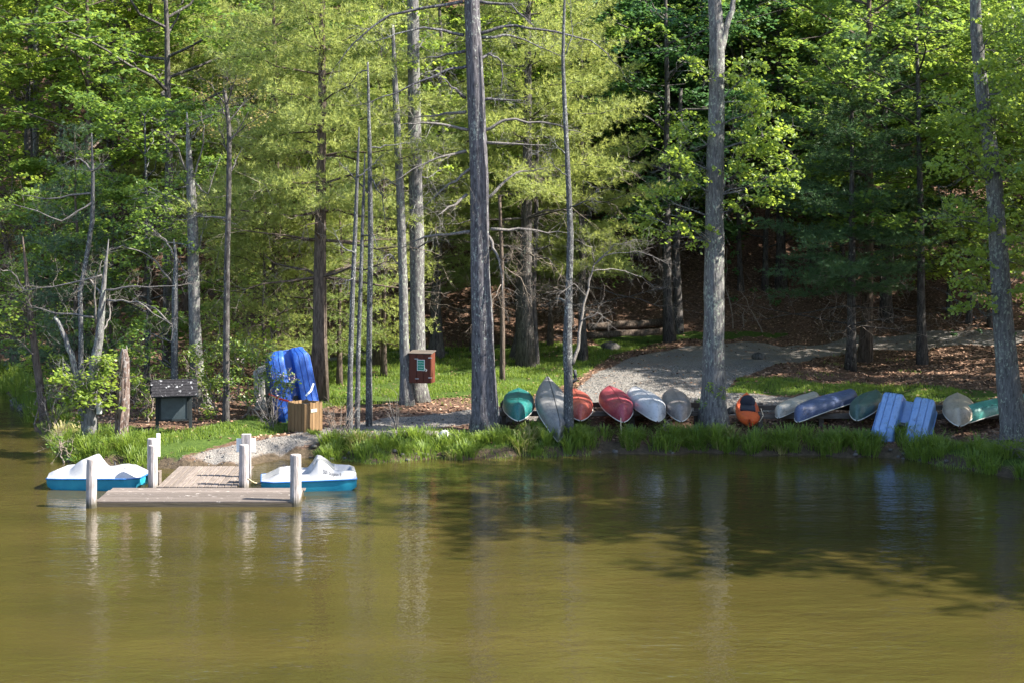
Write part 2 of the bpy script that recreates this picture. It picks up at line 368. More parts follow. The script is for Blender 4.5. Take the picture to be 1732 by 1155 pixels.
# ------------------------------------------------------------------ foliage
def unit(n):
    v = R.normal(size=(n, 3)); return v / np.linalg.norm(v, axis=1)[:, None]
def add_leaves(mb, C, size, flat=.75, mi=0):
    n = len(C); nr = unit(n); nr[:, 2] = np.abs(nr[:, 2]) + flat * 1.2; nr /= np.linalg.norm(nr, axis=1)[:, None]
    t = unit(n); t -= nr * (t * nr).sum(1)[:, None]; t /= np.linalg.norm(t, axis=1)[:, None]; s = np.cross(nr, t)
    sz = (size * R.uniform(.65, 1.25, n))[:, None]
    V = np.stack([C - t * sz * .5, C + s * sz * .42 - nr * sz * .12, C + t * sz * .62 - nr * sz * .1, C - s * sz * .42 - nr * sz * .12], 1)
    mb.add(V, np.arange(n * 4).reshape(n, 4), mi)
def add_tufts(mb, C, A, k=9, ln=.15, w=.013, mi=0):
    n = len(C); A = np.repeat(A, k, 0); c = np.repeat(C, k, 0)
    d = A * .75 + unit(n * k) * .75; d /= np.linalg.norm(d, axis=1)[:, None]
    s = np.cross(d, unit(n * k)); s /= np.linalg.norm(s, axis=1)[:, None]
    l = (ln * R.uniform(.7, 1.2, n * k))[:, None]
    V = np.stack([c - s * w, c + s * w, c + d * l], 1); mb.add(V, np.arange(n * k * 3).reshape(n * k, 3), mi)
def spray(C, n, rad, tilt=.25):
    """points of one leaf spray: a loose tilted disc"""
    a = R.uniform(0, 2 * np.pi, n); r = rad * np.sqrt(R.random(n)); t1, t2 = R.normal(0, tilt, 2)
    x, y = r * np.cos(a), r * np.sin(a)
    return np.stack([C[0] + x, C[1] + y, C[2] + x * t1 + y * t2 - .25 * r ** 2 / rad + R.normal(0, .05, n)], -1)
def wiggle(p0, p1, k=6, amp=.06, sag=0):
    p0, p1 = np.asarray(p0, float), np.asarray(p1, float); t = np.linspace(0, 1, k)[:, None]; ln = np.linalg.norm(p1 - p0)
    P = p0 + (p1 - p0) * t + R.normal(0, amp * ln, (k, 3)) * np.sin(t * np.pi) * .6; P[:, 2] -= (sag * ln * (t * t))[:, 0]; return P
def twigs(mb, P, r, n, ln, depth=1, mi=0, up=.0, sides=3):
    for _ in range(n):
        i = rnd.randint(max(1, len(P) // 4), len(P) - 1); d = P[i] - P[i - 1]; d = d / (np.linalg.norm(d) + 1e-9)
        v = d * .7 + unit(1)[0] * .8; v[2] += up; v /= np.linalg.norm(v); l = ln * rnd.uniform(.5, 1.2)
        Q = wiggle(P[i], P[i] + v * l, 4, .09); mb.tube(Q, np.linspace(r, r * .35, 4), sides, False, mi=mi)
        if depth > 0: twigs(mb, Q, r * .6, 3, l * .55, depth - 1, mi, up, sides)

def make_deciduous(H, crown0, rad, nlimb, leafn, lsize, r0, layered=.3):
    """trunk mesh and crown mesh of a broadleaf tree, standing at the origin"""
    tb, cb = MB(), MB()
    k = 9; P = np.stack([np.cumsum(R.normal(0, .05, k)), np.cumsum(R.normal(0, .05, k)), np.linspace(-.3, H * .96, k)], -1)
    tb.tube(P, np.linspace(1, .16, k) ** .9 * r0 * np.array([1.35] + [1] * (k - 1)), 8, wob=.12, lobes=.3)
    pts = []
    for i in range(nlimb):
        t = crown0 + (1 - crown0) * (i + rnd.random()) / nlimb; z = t * H
        base = np.array([np.interp(z, P[:, 2], P[:, j]) for j in range(3)])
        a = i * 2.4 + rnd.uniform(-.5, .5); u = (t - crown0) / (1 - crown0)
        ln = rad * (.45 + .75 * math.sin(math.pi * min(1, .25 + .75 * u) )) * rnd.uniform(.6, 1.15)
        rise = rnd.uniform(.05, .5) + .5 * u
        tip = base + np.array([math.cos(a) * ln, math.sin(a) * ln, ln * rise])
        Q = wiggle(base, tip, 6, .05, .12); rr = r0 * (.35 - .2 * u)
        tb.tube(Q, np.linspace(rr, rr * .2, 6), 5, False)
        for j in range(7):
            s = rnd.uniform(.3, 1.05); q = base + (tip - base) * s; b2 = a + rnd.choice((-1, 1)) * rnd.uniform(.4, 1.3); l2 = ln * rnd.uniform(.2, .5)
            e = q + np.array([math.cos(b2) * l2, math.sin(b2) * l2, l2 * rnd.uniform(-.25, .45)])
            tb.tube(wiggle(q, e, 3, .06), (.02, .014, .006), 3, False)
            for f in (.45, 1.0):
                pts.append(spray(q + (e - q) * f + R.normal(0, .15, 3), leafn, rnd.uniform(.35, .75), layered))
    add_leaves(cb, np.concatenate(pts), lsize)
    return tb, cb
def make_pine(H, crown0, rad, whorls, per, r0, tl=.15, k=8, dead=0, dens=1.):
    """trunk with boughs, crown of needle tufts"""
    tb, cb = MB(), MB()
    n = 9; P = np.stack([np.cumsum(R.normal(0, .03, n)), np.cumsum(R.normal(0, .03, n)), np.linspace(-.3, H, n)], -1)
    tb.tube(P, np.linspace(1, .08, n) * r0 * np.array([1.3] + [1] * (n - 1)), 9, wob=.12, lobes=.3)
    C, A = [], []
    for i in range(whorls):
        u = (i + .5) / whorls; z = H * (crown0 + (1 - crown0) * u) + rnd.uniform(-.2, .2)
        a0 = rnd.uniform(0, 6.28)
        for j in range(per):
            a = a0 + j * 6.283 / per + rnd.uniform(-.35, .35)
            ln = rad * (1 - u) ** .75 * rnd.uniform(.6, 1.15) * (1.0 if u > .12 else .85) + .25
            base = np.array((np.interp(z, P[:, 2], P[:, 0]), np.interp(z, P[:, 2], P[:, 1]), z))
            rise = -.14 + .6 * u + rnd.uniform(-.28, .26)
            tip = base + np.array((math.cos(a) * ln, math.sin(a) * ln, rise * ln + .12 * ln))
            Q = wiggle(base, tip, 6, .04); rr = .012 + .03 * (1 - u) * r0 / .2
            tb.tube(Q, np.linspace(rr, .008, 6), 4, False)
            if dead and u < dead: twigs(tb, Q, .009, 9, .9, 1, 1, -.15)
            if dead and u < dead * .6: continue
            for s in np.arange(.10 + .1 * rnd.random(), 1.02, .16 / dens / max(.5, ln) * 1.4):
                q = Q[0] + (Q[-1] - Q[0]) * s; q = np.array([np.interp(s, np.linspace(0, 1, 6), Q[:, c]) for c in range(3)])
                l2 = ln * .34 * (1.15 - s) + .25
                for sd in (-1, 1):
                    b2 = a + sd * rnd.uniform(.6, 1.1); e = q + np.array((math.cos(b2), math.sin(b2), rnd.uniform(-.25, .55))) * l2 * rnd.uniform(.6, 1.1)
                    m_ = max(2, int(l2 / .13)); t = np.linspace(.25, 1, m_)[:, None]
                    C.append(q + (e - q) * t + R.normal(0, .08, (m_, 3))); d = (e - q) / np.linalg.norm(e - q); A.append(np.repeat(d[None] + (0, 0, .3), m_, 0))
                C.append(q[None]); A.append(np.array([[math.cos(a), math.sin(a), .4]]))
    C = np.concatenate(C); A = np.concatenate(A); add_tufts(cb, C, A, k, tl)
    return tb, cb
def blob_leaves(mb, blobs, D, dens, lsize, depth=1.2, flat=.75, sprad=.38, per=26, limbs=None, start=None):
    """leaf sprays filling rounded clumps of a crown, given where each clump is; optional thin branches to them"""
    for (p, q, rx, ry) in blobs:
        c = px(p, q, D + rnd.uniform(-.4, .4)); ex, ez = rx / FPX * D, ry / FPX * D; n = max(2, int(dens * ex * ez))
        for _ in range(n):
            o = unit(1)[0] * R.random() ** .4; sp = c + o * (ex, depth * min(1., ex / .8), ez)
            mb.add_pts.append(spray(sp, per, sprad * rnd.uniform(.6, 1.2), .35))
        if limbs is not None:
            st = np.array(min(start, key=lambda s_: np.linalg.norm(s_ - c - (0, 0, -.6))))
            Q = wiggle(st, c, 6, .06, -.05); limbs.tube(Q, np.linspace(.03, .012, 6), 4, False); twigs(limbs, Q, .009, 7, .9, 1)
    add_leaves(mb, np.concatenate(mb.add_pts), lsize, flat); mb.add_pts = []

# prototypes of crowns shared by the hillside trees
DEC = [make_deciduous(16, .28, 4.2, 20, 34, .19, .20), make_deciduous(17, .42, 3.6, 17, 34, .18, .17),
       make_deciduous(12, .14, 3.5, 20, 32, .18, .13), make_deciduous(18, .48, 4.6, 20, 34, .20, .24)]
PINE = [make_pine(18, .20, 4.2, 17, 5, .25, .19, 8, dead=.24, dens=1.25), make_pine(16, .11, 3.8, 18, 5, .18, .19, 8, dead=.14, dens=1.3), make_pine(9, .10, 2.3, 12, 5, .11, .15),
        make_pine(20, .34, 4.8, 13, 4, .24, .18, 8, dead=.12, dens=1.)]
DM = [(t.mesh('trunk', M['bark_dark'], True), {}) for t, c in DEC]; PM = [(t.mesh('trunk', M['bark_brown'], True), {}) for t, c in PINE]
def get_mesh(kind, i, part, matname):
    store = (DM if kind == 'd' else PM)[i]; key = (part, matname)
    if key not in store[1]:
        src = (DEC if kind == 'd' else PINE)[i][0 if part == 'trunk' else 1]
        me = src.mesh(part, [M[matname], M['deadtwig']] if part == 'trunk' else M[matname], part == 'trunk'); store[1][key] = me
    return store[1][key]
def wood_tree(kind, i, p, D, h, leaf, trunkm, label, cat, name, group=None, wide=1., base=None, rz=None):
    x = (p - CX) / FPX * D; z = gz(x, D) - .05
    t = thing(name, label, cat, (x, D, z), (0, 0, rnd.uniform(0, 6.28) if rz is None else rz), group)
    H = {'d': (16, 17, 12, 18), 'p': (18, 16, 9, 20)}[kind][i]; s = h / H; t.scale = (s * wide, s * wide, s)
    link('trunk', get_mesh(kind, i, 'trunk', trunkm), t); link('crown', get_mesh(kind, i, 'crown', leaf), t); return t
#KIND idx  px    D    h   leaf          trunk        label  category
TREES = [
 ('p', 1, 470, 60.5, 17, 'needle_pale', 'bark_brown', 'pale yellow-green pine right behind the blue pedal boat stood on end', 'pine tree'),
 ('p', 0, 537, 57.2, 19, 'needle_pale', 'bark_brown', 'pine with stout red-brown trunk rising beside the wooden bin', 'pine tree'),
 ('p', 1, 640, 66, 18, 'needle_pale', 'bark_brown', 'pale pine whose crown fills the gap left of the red box', 'pine tree'),
 ('p', 0, 888, 65.5, 20, 'needle_pale', 'bark_dark', 'tall pale pine behind the big dark-barked pine trunk', 'pine tree'),
 ('p', 1, 985, 67.5, 15, 'needle_pale', 'bark_dark', 'pale feathery pine left of the gravel road', 'pine tree'),
 ('p', 2, 128, 60, 9.5, 'needle_blue', 'bark_brown', 'short blue-green pine behind the bent waterside tree', 'pine tree'),
 ('p', 1, 1440, 66.0, 12.5, 'needle_dark', 'bark_dark', 'dark green pine with layered boughs beside the gravel road', 'pine tree'),
 ('p', 1, 1500, 76, 16, 'needle_dark', 'bark_dark', 'dark pine standing behind the layered roadside pine', 'pine tree'),
 ('p', 2, 60, 69.5, 4.0, 'needle_blue', 'bark_brown', 'low young pine on the far bank of the inlet', 'pine tree'),
 ('p', 2, 400, 63, 8, 'needle_pale', 'bark_brown', 'young pale pine behind the flowering laurel', 'pine tree'),
 ('p', 2, 448, 59.5, 8.5, 'needle_pale', 'bark_brown', 'young feathery pine over the top of the upright blue pedal boat', 'pine tree'),
 ('p', 2, 575, 61, 8, 'needle_mid', 'bark_brown', 'young pine left of the three slim poles', 'pine tree'),
 ('p', 2, 650, 63, 8.5, 'needle_pale', 'bark_brown', 'young pine between the three poles and the red box', 'pine tree'),
 ('p', 1, 800, 70, 11, 'needle_mid', 'bark_brown', 'bushy pine in the gap right behind the big dead-branched pine', 'pine tree'),
 ('p', 1, 930, 72, 10, 'needle_mid', 'bark_brown', 'bushy pine at the edge of the clearing left of the slim pale tree', 'pine tree'),
 ('d', 2, 90, 64, 7, 'leaf_mid', 'bark_brown', 'low leafy tree over the inlet behind the bare pale branches', 'tree'),
 ('d', 2, 20, 71, 8, 'leaf_mid', 'bark_brown', 'leafy tree on the far bank of the inlet at the left edge', 'tree'),
 ('d', 2, 190, 60.5, 7, 'leaf_mid', 'bark_brown', 'low leafy tree straight behind the broken snag', 'tree'),
 ('d', 2, 1605, 76, 9, 'leaf_dark', 'bark_dark', 'dark low tree beyond the road above the tan canoe', 'tree'),
 ('d', 2, 1672, 74.5, 8, 'leaf_mid', 'bark_dark', 'low leafy tree beyond the road just left of the leaning right trunk', 'tree'),
 ('d', 2, 1745, 76, 10, 'leaf_mid', 'bark_dark', 'low leafy tree beyond the road at the right edge', 'tree'),
 ('d', 1, 55, 77, 20, 'leaf_bright', 'bark_grey', 'tall straight grey tree against the dark gap at upper left', 'tree'),
 ('d', 0, 150, 72, 17, 'leaf_mid', 'bark_brown', 'leafy tree above the short blue-green pine', 'tree'),
 ('d', 3, 285, 68, 18, 'leaf_mid', 'bark_dark', 'spreading green tree with a forked trunk above the kiosk', 'tree'),
 ('d', 2, 250, 62.5, 10, 'leaf_mid', 'bark_slim', 'small green understory tree left of the kiosk roof', 'tree'),
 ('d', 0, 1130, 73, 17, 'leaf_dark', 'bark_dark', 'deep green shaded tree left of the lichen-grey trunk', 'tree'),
 ('d', 3, 1320, 79, 17, 'leaf_mid', 'bark_dark', 'green tree above the dark layered pine', 'tree'),
 ('d', 1, 1562, 66.5, 17, 'leaf_mid', 'bark_dark', 'slender dark trunked tree right of the layered roadside pine', 'tree'),
 ('d', 1, 735, 70, 17, 'leaf_bright', 'bark_dark', 'dark trunked leafy tree behind the red box', 'tree'),
 ('d', 0, 1468, 68.5, 19, 'leaf_mid', 'bark_brown', 'stout brown trunk at the edge of the gravel road', 'tree'),
]
for kind, i, p, D, h, leaf, tr, lab, cat in TREES:
    wood_tree(kind, i, p, D, h, leaf, tr, lab, cat, 'pine_tree' if kind == 'p' else 'broadleaf_tree', None, 1.4 if leaf == 'needle_dark' else 1.)
MARKS = [(55, 'tall grey trunk at upper left'), (203, 'broken snag'), (295, 'notice kiosk'), (384, 'thin dark trunk'), (500, 'upright blue pedal boat'), (604, 'three slim poles'), (714, 'red box'), (815, 'big dead-branched pine'),
         (885, 'teal canoe'), (962, 'slim pale tree'), (1042, 'crimson canoe'), (1095, 'pearl canoe'), (1147, 'taupe canoe'), (1207, 'lichen-grey trunk'), (1267, 'orange kayak'), (1345, 'beige canoe'), (1400, 'navy canoe'), (1465, 'forest green canoe'), (1530, 'faded blue pedal boat'), (1624, 'tan canoe'), (1705, 'leaning right trunk')]
BACK = []; r2 = random.Random(23)
for D, step, tier in ((74.5, 130, 'at the slope foot'), (79.5, 130, 'low on the slope'), (85, 125, 'on the lower slope'), (92, 125, 'midway upslope'), (99, 130, 'upslope'), (107, 135, 'high upslope'), (116, 140, 'near the slope top'), (127, 150, 'at the slope top')):
    p = -190 + r2.uniform(0, step)
    while p < 1800:
        q, d = p + r2.uniform(-24, 24), D + r2.uniform(-2, 2); p += step
        if D < 83 and 1010 < q < 1680 and r2.random() < (.85 if D < 76 else .45): continue
        if D < 83 and 250 < q < 1060: kind = 'p' if r2.random() < .5 else 'd'
        else: kind = 'd'
        if kind == 'p': i, leaf, h = r2.choice((0, 1, 1)), r2.choice(('needle_pale', 'needle_mid')), r2.uniform(13, 18)
        else:
            i = r2.choice((0, 2, 2, 3, 1)); h = (16, 17, 12, 18)[i] * r2.uniform(.85, 1.1)
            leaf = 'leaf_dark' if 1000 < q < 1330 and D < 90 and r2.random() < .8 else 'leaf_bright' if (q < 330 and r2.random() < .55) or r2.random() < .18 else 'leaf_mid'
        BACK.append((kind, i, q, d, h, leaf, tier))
for D, step, h0 in ((80, 120, 10.5), (87, 105, 11.5), (95, 110, 12)):
    p = 1010 + r2.uniform(0, 60)
    while p < 1790:
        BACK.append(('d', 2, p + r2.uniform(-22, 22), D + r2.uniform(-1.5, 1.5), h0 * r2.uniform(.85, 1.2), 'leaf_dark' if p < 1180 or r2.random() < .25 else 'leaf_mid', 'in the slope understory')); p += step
used = set()
for kind, i, p, D, h, leaf, tier in BACK:
    nm, cat = ('pine_tree', 'pine tree') if kind == 'p' else ('broadleaf_tree', 'tree')
    adj = {'needle_pale': 'pale pine', 'needle_mid': 'mid green pine', 'leaf_bright': 'bright yellow-green tree', 'leaf_mid': 'green leafy tree', 'leaf_dark': 'dark green tree'}[leaf]
    near = sorted(MARKS, key=lambda m_: abs(m_[0] - p)); lab = None
    for mk, nmk in near:
        rel = 'behind' if abs(p - mk) < 14 else 'behind, left of' if p < mk else 'behind, right of'; lab = '%s %s %s %s' % (adj, tier, rel, nmk)
        if lab not in used: break
    used.add(lab); wood_tree(kind, i, p, D, h, leaf, 'bark_dark' if kind == 'd' else 'bark_brown', lab, cat, nm, 'trees of the wooded hillside', r2.uniform(.9, 1.15))
for i, (x, y, h, q) in enumerate([(18.8, 46.6, 14.5, 0), (21.5, 42.8, 20, 3), (23.5, 39.6, 20, 0), (27.5, 37, 21, 0), (32, 34.5, 20, 3), (22.5, 49.5, 15.5, 3), (26.5, 44, 21, 0), (31, 40, 22, 3), (19.6, 53, 14, 1), (25.5, 53.5, 15, 1), (31, 47.5, 20, 0), (36, 38, 22, 3), (21, 59, 12, 1), (27, 58, 12, 0), (34, 55, 13, 3), (24, 66, 14, 0), (20, 62, 13, 2), (19.6, 66.5, 14, 0), (25, 61, 15, 3), (27, 69, 16, 0), (21, 71, 13, 2),
        (19.2, 43.6, 13, 2), (21.6, 40.4, 14, 2), (25.5, 37.4, 14, 2), (23, 75, 12, 0), (24, 46, 14, 2), (28, 41.3, 16, 2), (33.5, 43.5, 21, 0), (36, 50, 22, 0)]):
    t = thing('broadleaf_tree', 'broadleaf tree continuing the wood beyond the right edge of the view', 'tree', (x, y, gz(x, y) - .05), (0, 0, i * 1.3), 'trees of the wood to the right')
    s = h / (16, 17, 12, 18)[q]; t.scale = (s, s, s)
    link('trunk', get_mesh('d', q, 'trunk', 'bark_dark'), t); link('crown', get_mesh('d', q, 'crown', 'leaf_mid'), t)

# ------------------------------------------------------------------ the nearer trees one by one
def trunk_px(mb, pts, D, n=12, lobes=.5, seed=1, wob=.10, cap=True, sink=.25):
    """pts: (px, py, width px) up the trunk"""
    P = np.array([px(a, q, D) for a, q, w in pts]); r = np.array([w / 2 / FPX * D for a, q, w in pts])
    zz = np.linspace(P[0, 2] - sink, P[-1, 2], max(6, len(pts) * 3)); o = np.argsort(P[:, 2])
    Q = np.stack([np.interp(zz, P[o, 2], P[o, 0]), P[0, 1] + R.normal(0, .02, len(zz)).cumsum() * .3, zz], -1); rr = np.interp(zz, P[o, 2], r[o])
    mb.tube(Q, rr, n, cap, wob, seed, lobes); return Q
def base_of(p, q, D): v = px(p, q, D); v[2] = gz(v[0], v[1]); return v
def limb(mb, pts, D, r0, r1, tw=6, twl=.8, depth=1, dy=None, tr=.008, sides=5, up=0.):
    k = len(pts); tip = rnd.uniform(-1.2, 1.2) if dy is None else dy
    P = np.array([px(a, q, D + tip * i / (k - 1)) for i, (a, q) in enumerate(pts)])
    t = np.linspace(0, 1, k); tt = np.linspace(0, 1, k * 3); Q = np.stack([np.interp(tt, t, P[:, c]) for c in range(3)], -1)
    Q[1:-1] += R.normal(0, .02, (len(Q) - 2, 3)); mb.tube(Q, np.linspace(r0, r1, len(Q)), sides, True)
    if tw: twigs(mb, Q, tr, tw, twl, depth, 0, up)
    return Q

# big pine with dead branches
D = 52.6; o = base_of(820, 726, D)
t = thing('pine_tree', 'massive dark-barked pine trunk hung with dead branches left of the green canoe', 'pine tree', o)
mb = MB(); trunk_px(mb, [(820, 724, 52), (820, 705, 44), (819, 650, 40), (816, 560, 37), (812, 450, 33), (811, 320, 31), (806, 180, 30), (800, 60, 27), (797, -60, 24), (795, -300, 14), (795, -480, 5)], D, 22, .35)
mb.build('trunk', M['bark_pine'], t, True, o)
for pts in [[(783, 3), (664, 22), (605, 66), (563, 118)], [(785, 60), (716, 47), (629, 71)], [(795, 111), (747, 121), (678, 154), (612, 177)], [(787, 87), (712, 100)],
            [(787, 166), (747, 132)], [(799, 221), (726, 208), (678, 211)], [(789, 256), (740, 267), (657, 312)], [(802, 282), (761, 312), (716, 350)],
            [(809, 57), (861, 43), (941, 54), (1010, 73), (1048, 114)], [(809, 64), (865, 61), (948, 95)], [(802, 107), (827, 90), (849, 104), (847, 159)],
            [(816, 222), (865, 201), (941, 211), (983, 225)], [(818, 242), (924, 246)], [(809, 3), (865, 9), (906, 48)], [(813, 170), (882, 170)],
            [(820, 339), (872, 294), (924, 284)], [(795, 392), (720, 400), (680, 420)], [(830, 388), (890, 390), (960, 395)], [(826, 400), (845, 440), (850, 500)], [(788, 190), (700, 200)], [(790, 330), (740, 365)]]:
    b = MB(); limb(b, pts, D, .055, .010, 13, .7, 2, tr=.007); b.build('branch', M['deadwood' if pts[0][1] > 180 else 'bark_pine'], t, True, o)
cb = MB(); C, A = [], []
tb = MB()
for i in range(26):
    z = rnd.uniform(14.5, 21); a = rnd.uniform(0, 6.28); ln = (22.5 - z) * rnd.uniform(.35, .6) + .5; b0 = px(797, 0, D); b0[2] = z
    e = b0 + np.array((math.cos(a), math.sin(a), .15)) * ln; tb.tube(wiggle(b0, e, 4), (.04, .03, .02, .01), 4, False)
    for s in np.linspace(.35, 1, 7):
        for _ in range(8): C.append(b0 + (e - b0) * s + R.normal(0, .25, 3)); A.append((math.cos(a), math.sin(a), .4))
add_tufts(cb, np.array(C), np.array(A), 8, .15); cb.build('crown', M['needle_pale'], t, False, o); tb.build('bough', M['bark_pine'], t, True, o)

# straight lichen-grey tree in front of the road
D = 53.2; o = base_of(1207, 716, D)
t = thing('broadleaf_tree', 'straight lichen-grey trunk with bright leaf sprays left of the orange kayak', 'tree', o)
mb = MB(); Q = trunk_px(mb, [(1207, 718, 54), (1207, 700, 42), (1207, 640, 37), (1208, 500, 35), (1209, 330, 31), (1212, 180, 27), (1213, 60, 25), (1207, -20, 22), (1203, -200, 17), (1200, -420, 8)], D, 16, .4, 3)
limb(mb, [(1217, 95), (1231, 40), (1243, -10), (1262, -160), (1290, -330)], D, .12, .04, 0); limb(mb, [(1197, 285), (1170, 290), (1140, 320)], D, .03, .01, 5); limb(mb, [(1222, 175), (1252, 172), (1270, 190)], D, .03, .01, 5)
cb = MB(); blob_leaves(cb, [(1265, 130, 34, 34), (1285, 180, 36, 40), (1310, 230, 30, 40), (1262, 240, 34, 34), (1250, 290, 40, 26), (1300, 320, 34, 26), (1330, 290, 22, 30), (1240, 345, 20, 18),
    (1165, 225, 36, 22), (1135, 265, 36, 28), (1105, 330, 34, 26), (1160, 300, 30, 26), (1150, 370, 30, 20), (1185, 395, 16, 20), (1090, 370, 22, 20), (1180, 110, 18, 30)], D - .3, 30, .125, 1.1, .3, .42, 36, mb, [Q[i] for i in range(8, len(Q))])
blob_leaves(cb, [(1190, -180, 90, 60), (1280, -260, 90, 80), (1180, -340, 80, 70)], D + 1.5, 7, .16, 1.8, .6, .6, 30, mb, [Q[i] for i in range(20, len(Q))])
mb.build('trunk', M['bark_grey'], t, True, o); cb.build('crown', M['leaf_bright'], t, False, o)
cb = MB(); blob_leaves(cb, [(1200, 650, 22, 24), (1222, 668, 14, 12), (1190, 680, 10, 12)], D - .5, 34, .07, .2, .4, .16, 14); cb.build('creeper', M['leaf_mid'], t, False, o)

# leaning tree at the right edge
D = 51; o = base_of(1714, 738, D)
t = thing('broadleaf_tree', 'leaning grey trunk at the right edge in front of the green canoe', 'tree', o)
mb = MB(); Q = trunk_px(mb, [(1716, 742, 52), (1713, 715, 43), (1706, 650, 40), (1696, 540, 34), (1688, 420, 31), (1680, 290, 27), (1664, 190, 24), (1652, 80, 21), (1648, -20, 18), (1640, -220, 13), (1635, -420, 6)], D, 16, .4, 5)
cb = MB(); blob_leaves(cb, [(1700, 40, 40, 50), (1725, 140, 30, 60), (1690, 190, 36, 30), (1640, 210, 40, 36), (1610, 270, 40, 26), (1660, 280, 36, 30), (1722, 290, 26, 50), (1630, 340, 36, 22), (1600, 365, 26, 16), (1660, 370, 30, 24),
    (1640, 430, 34, 22), (1625, 480, 28, 20), (1618, 520, 22, 18), (1660, 500, 22, 22), (1725, 400, 24, 36), (1600, 180, 30, 24), (1720, 470, 18, 22), (1680, 110, 30, 30)], D - .9, 30, .13, 1.0, .3, .42, 28, mb, [Q[i] for i in range(6, len(Q))])
blob_leaves(cb, [(1640, -180, 90, 70), (1740, -240, 80, 90), (1600, -330, 70, 70)], D + .5, 8, .15, 1.8, .6, .6, 30, mb, [Q[i] for i in range(20, len(Q))])
mb.build('trunk', M['bark_grey'], t, True, o); cb.build('crown', M['leaf_bright'], t, False, o)

# slim pale tree among the canoes
D = 51.9; o = base_of(962, 742, D)
t = thing('dead_tree', 'slim pale bare tree in front of the canoes with a twiggy side branch', 'tree', o)
mb = MB(); trunk_px(mb, [(962, 745, 20), (962, 720, 17), (961, 640, 15), (960, 575, 16), (962, 500, 12), (965, 400, 11), (961, 300, 9), (956, 200, 8), (952, 100, 6), (955, 0, 4), (957, -60, 2)], D, 10, .3, 7)
limb(mb, [(964, 655), (973, 640), (972, 625)], D, .07, .05, 0); limb(mb, [(961, 520), (955, 508), (941, 506)], D, .045, .03, 0)
limb(mb, [(958, 262), (945, 252), (935, 246)], D, .02, .008, 4); limb(mb, [(960, 300), (940, 285), (925, 258)], D, .02, .008, 3); limb(mb, [(964, 350), (990, 340), (1010, 318)], D, .02, .008, 8, .5); limb(mb, [(957, 92), (968, 60), (965, 0)], D, .02, .008, 5)
mb.build('trunk', M['bark_slim'], t, True, o)
b = MB(); limb(b, [(968, 615), (978, 585), (984, 530), (996, 480), (1006, 445)], D, .065, .022, 12, .6, 2, tr=.006)
for pts in ([(1003, 450), (1030, 430), (1080, 425), (1130, 447)], [(1000, 460), (1040, 455), (1090, 470), (1110, 490)], [(1005, 445), (1000, 420), (970, 405)], [(980, 545), (1010, 530), (1035, 545)], [(990, 500), (970, 480), (945, 500)], [(1006, 447), (1040, 415), (1075, 405)]):
    limb(b, pts, D, .02, .006, 16, .5, 2, tr=.005)
b.build('branch', M['deadwood'], t, True, o)

# slim poles left of the red box
for (lab, pts, D, lm) in (('slim speckled trunk, leftmost of the three poles behind the tussocks', [(591, 742, 11), (592, 640, 9), (596, 500, 8), (601, 380, 7), (605, 270, 5), (607, 215, 2)], 52.2, [[(600, 430), (575, 415), (562, 385)], [(604, 300), (625, 285), (640, 268)], [(598, 470), (580, 480)]]),
                          ('slim speckled trunk, middle one of the three poles behind the tussocks', [(604, 736, 9), (606, 600, 7.5), (611, 450, 6.5), (615, 330, 5), (617, 260, 2)], 53, [[(611, 400), (630, 395), (640, 420)]]),
                          ('slim dark trunk, rightmost of the three poles behind the tussocks', [(624, 728, 11), (624, 600, 9.5), (627, 400, 9), (625, 250, 7), (622, 105, 3)], 53.6, [[(622, 120), (605, 125), (583, 160)], [(626, 330), (600, 300), (575, 275)], [(625, 250), (660, 247), (700, 240)], [(626, 300), (645, 330), (650, 375)]])):
    o = base_of(pts[0][0], 0, D); t = thing('dead_tree', lab, 'tree', o); mb = MB()
    pts[0] = (pts[0][0], HY + (CAMH - o[2]) / D * FPX, pts[0][2]); trunk_px(mb, pts, D, 8, .3, 9)
    for l in lm: limb(mb, l, D, .028, .008, 6, .5, 1)
    mb.build('trunk', M['bark_slim'], t, True, o)
# pair behind the red box
D = 56.6
for lab, pts, mk, D in (('leaning pale trunk standing against the left side of the red box', [(688, 684, 24), (686, 650, 18), (683, 560, 16), (682, 480, 15), (677, 330, 14), (671, 200, 12), (668, 140, 9), (664, 40, 5)], 'bark_grey', 56.4),
                    ('tall straight grey trunk the red box is fixed to', [(707, 680, 36), (706, 655, 27), (706, 560, 25), (705, 400, 24), (701, 220, 22), (699, 60, 20), (698, -80, 17), (697, -300, 8)], 'bark_grey', 57.2)):
    o = base_of(pts[0][0], 0, D); t = thing('broadleaf_tree', lab, 'tree', o); mb = MB(); pts[0] = (pts[0][0], HY + (CAMH - o[2]) / D * FPX, pts[0][2])
    Q = trunk_px(mb, pts, D, 14, .5, 4)
    for l in ([[(678, 320), (650, 300), (635, 320)], [(683, 460), (660, 430), (640, 440), (625, 470)], [(681, 400), (700, 350), (712, 330)]] if pts[0][0] < 700 else [[(706, 420), (740, 400)], [(702, 300), (735, 260)]]): limb(mb, l, D, .03, .008, 9, .7, 2)
    cb = MB(); blob_leaves(cb, [(672, 90, 40, 30), (640, 40, 40, 30)] if pts[0][0] < 700 else [(740, 120, 36, 40), (725, 60, 40, 30), (735, 210, 26, 30), (690, 20, 40, 30), (750, 290, 22, 18), (720, -80, 70, 50)], D + .5, 10, .14, 1.2, .6, .42, 22, mb, [Q[i] for i in range(8, len(Q))])
    mb.build('trunk', M[mk], t, True, o); cb.build('crown', M['leaf_bright'], t, False, o)

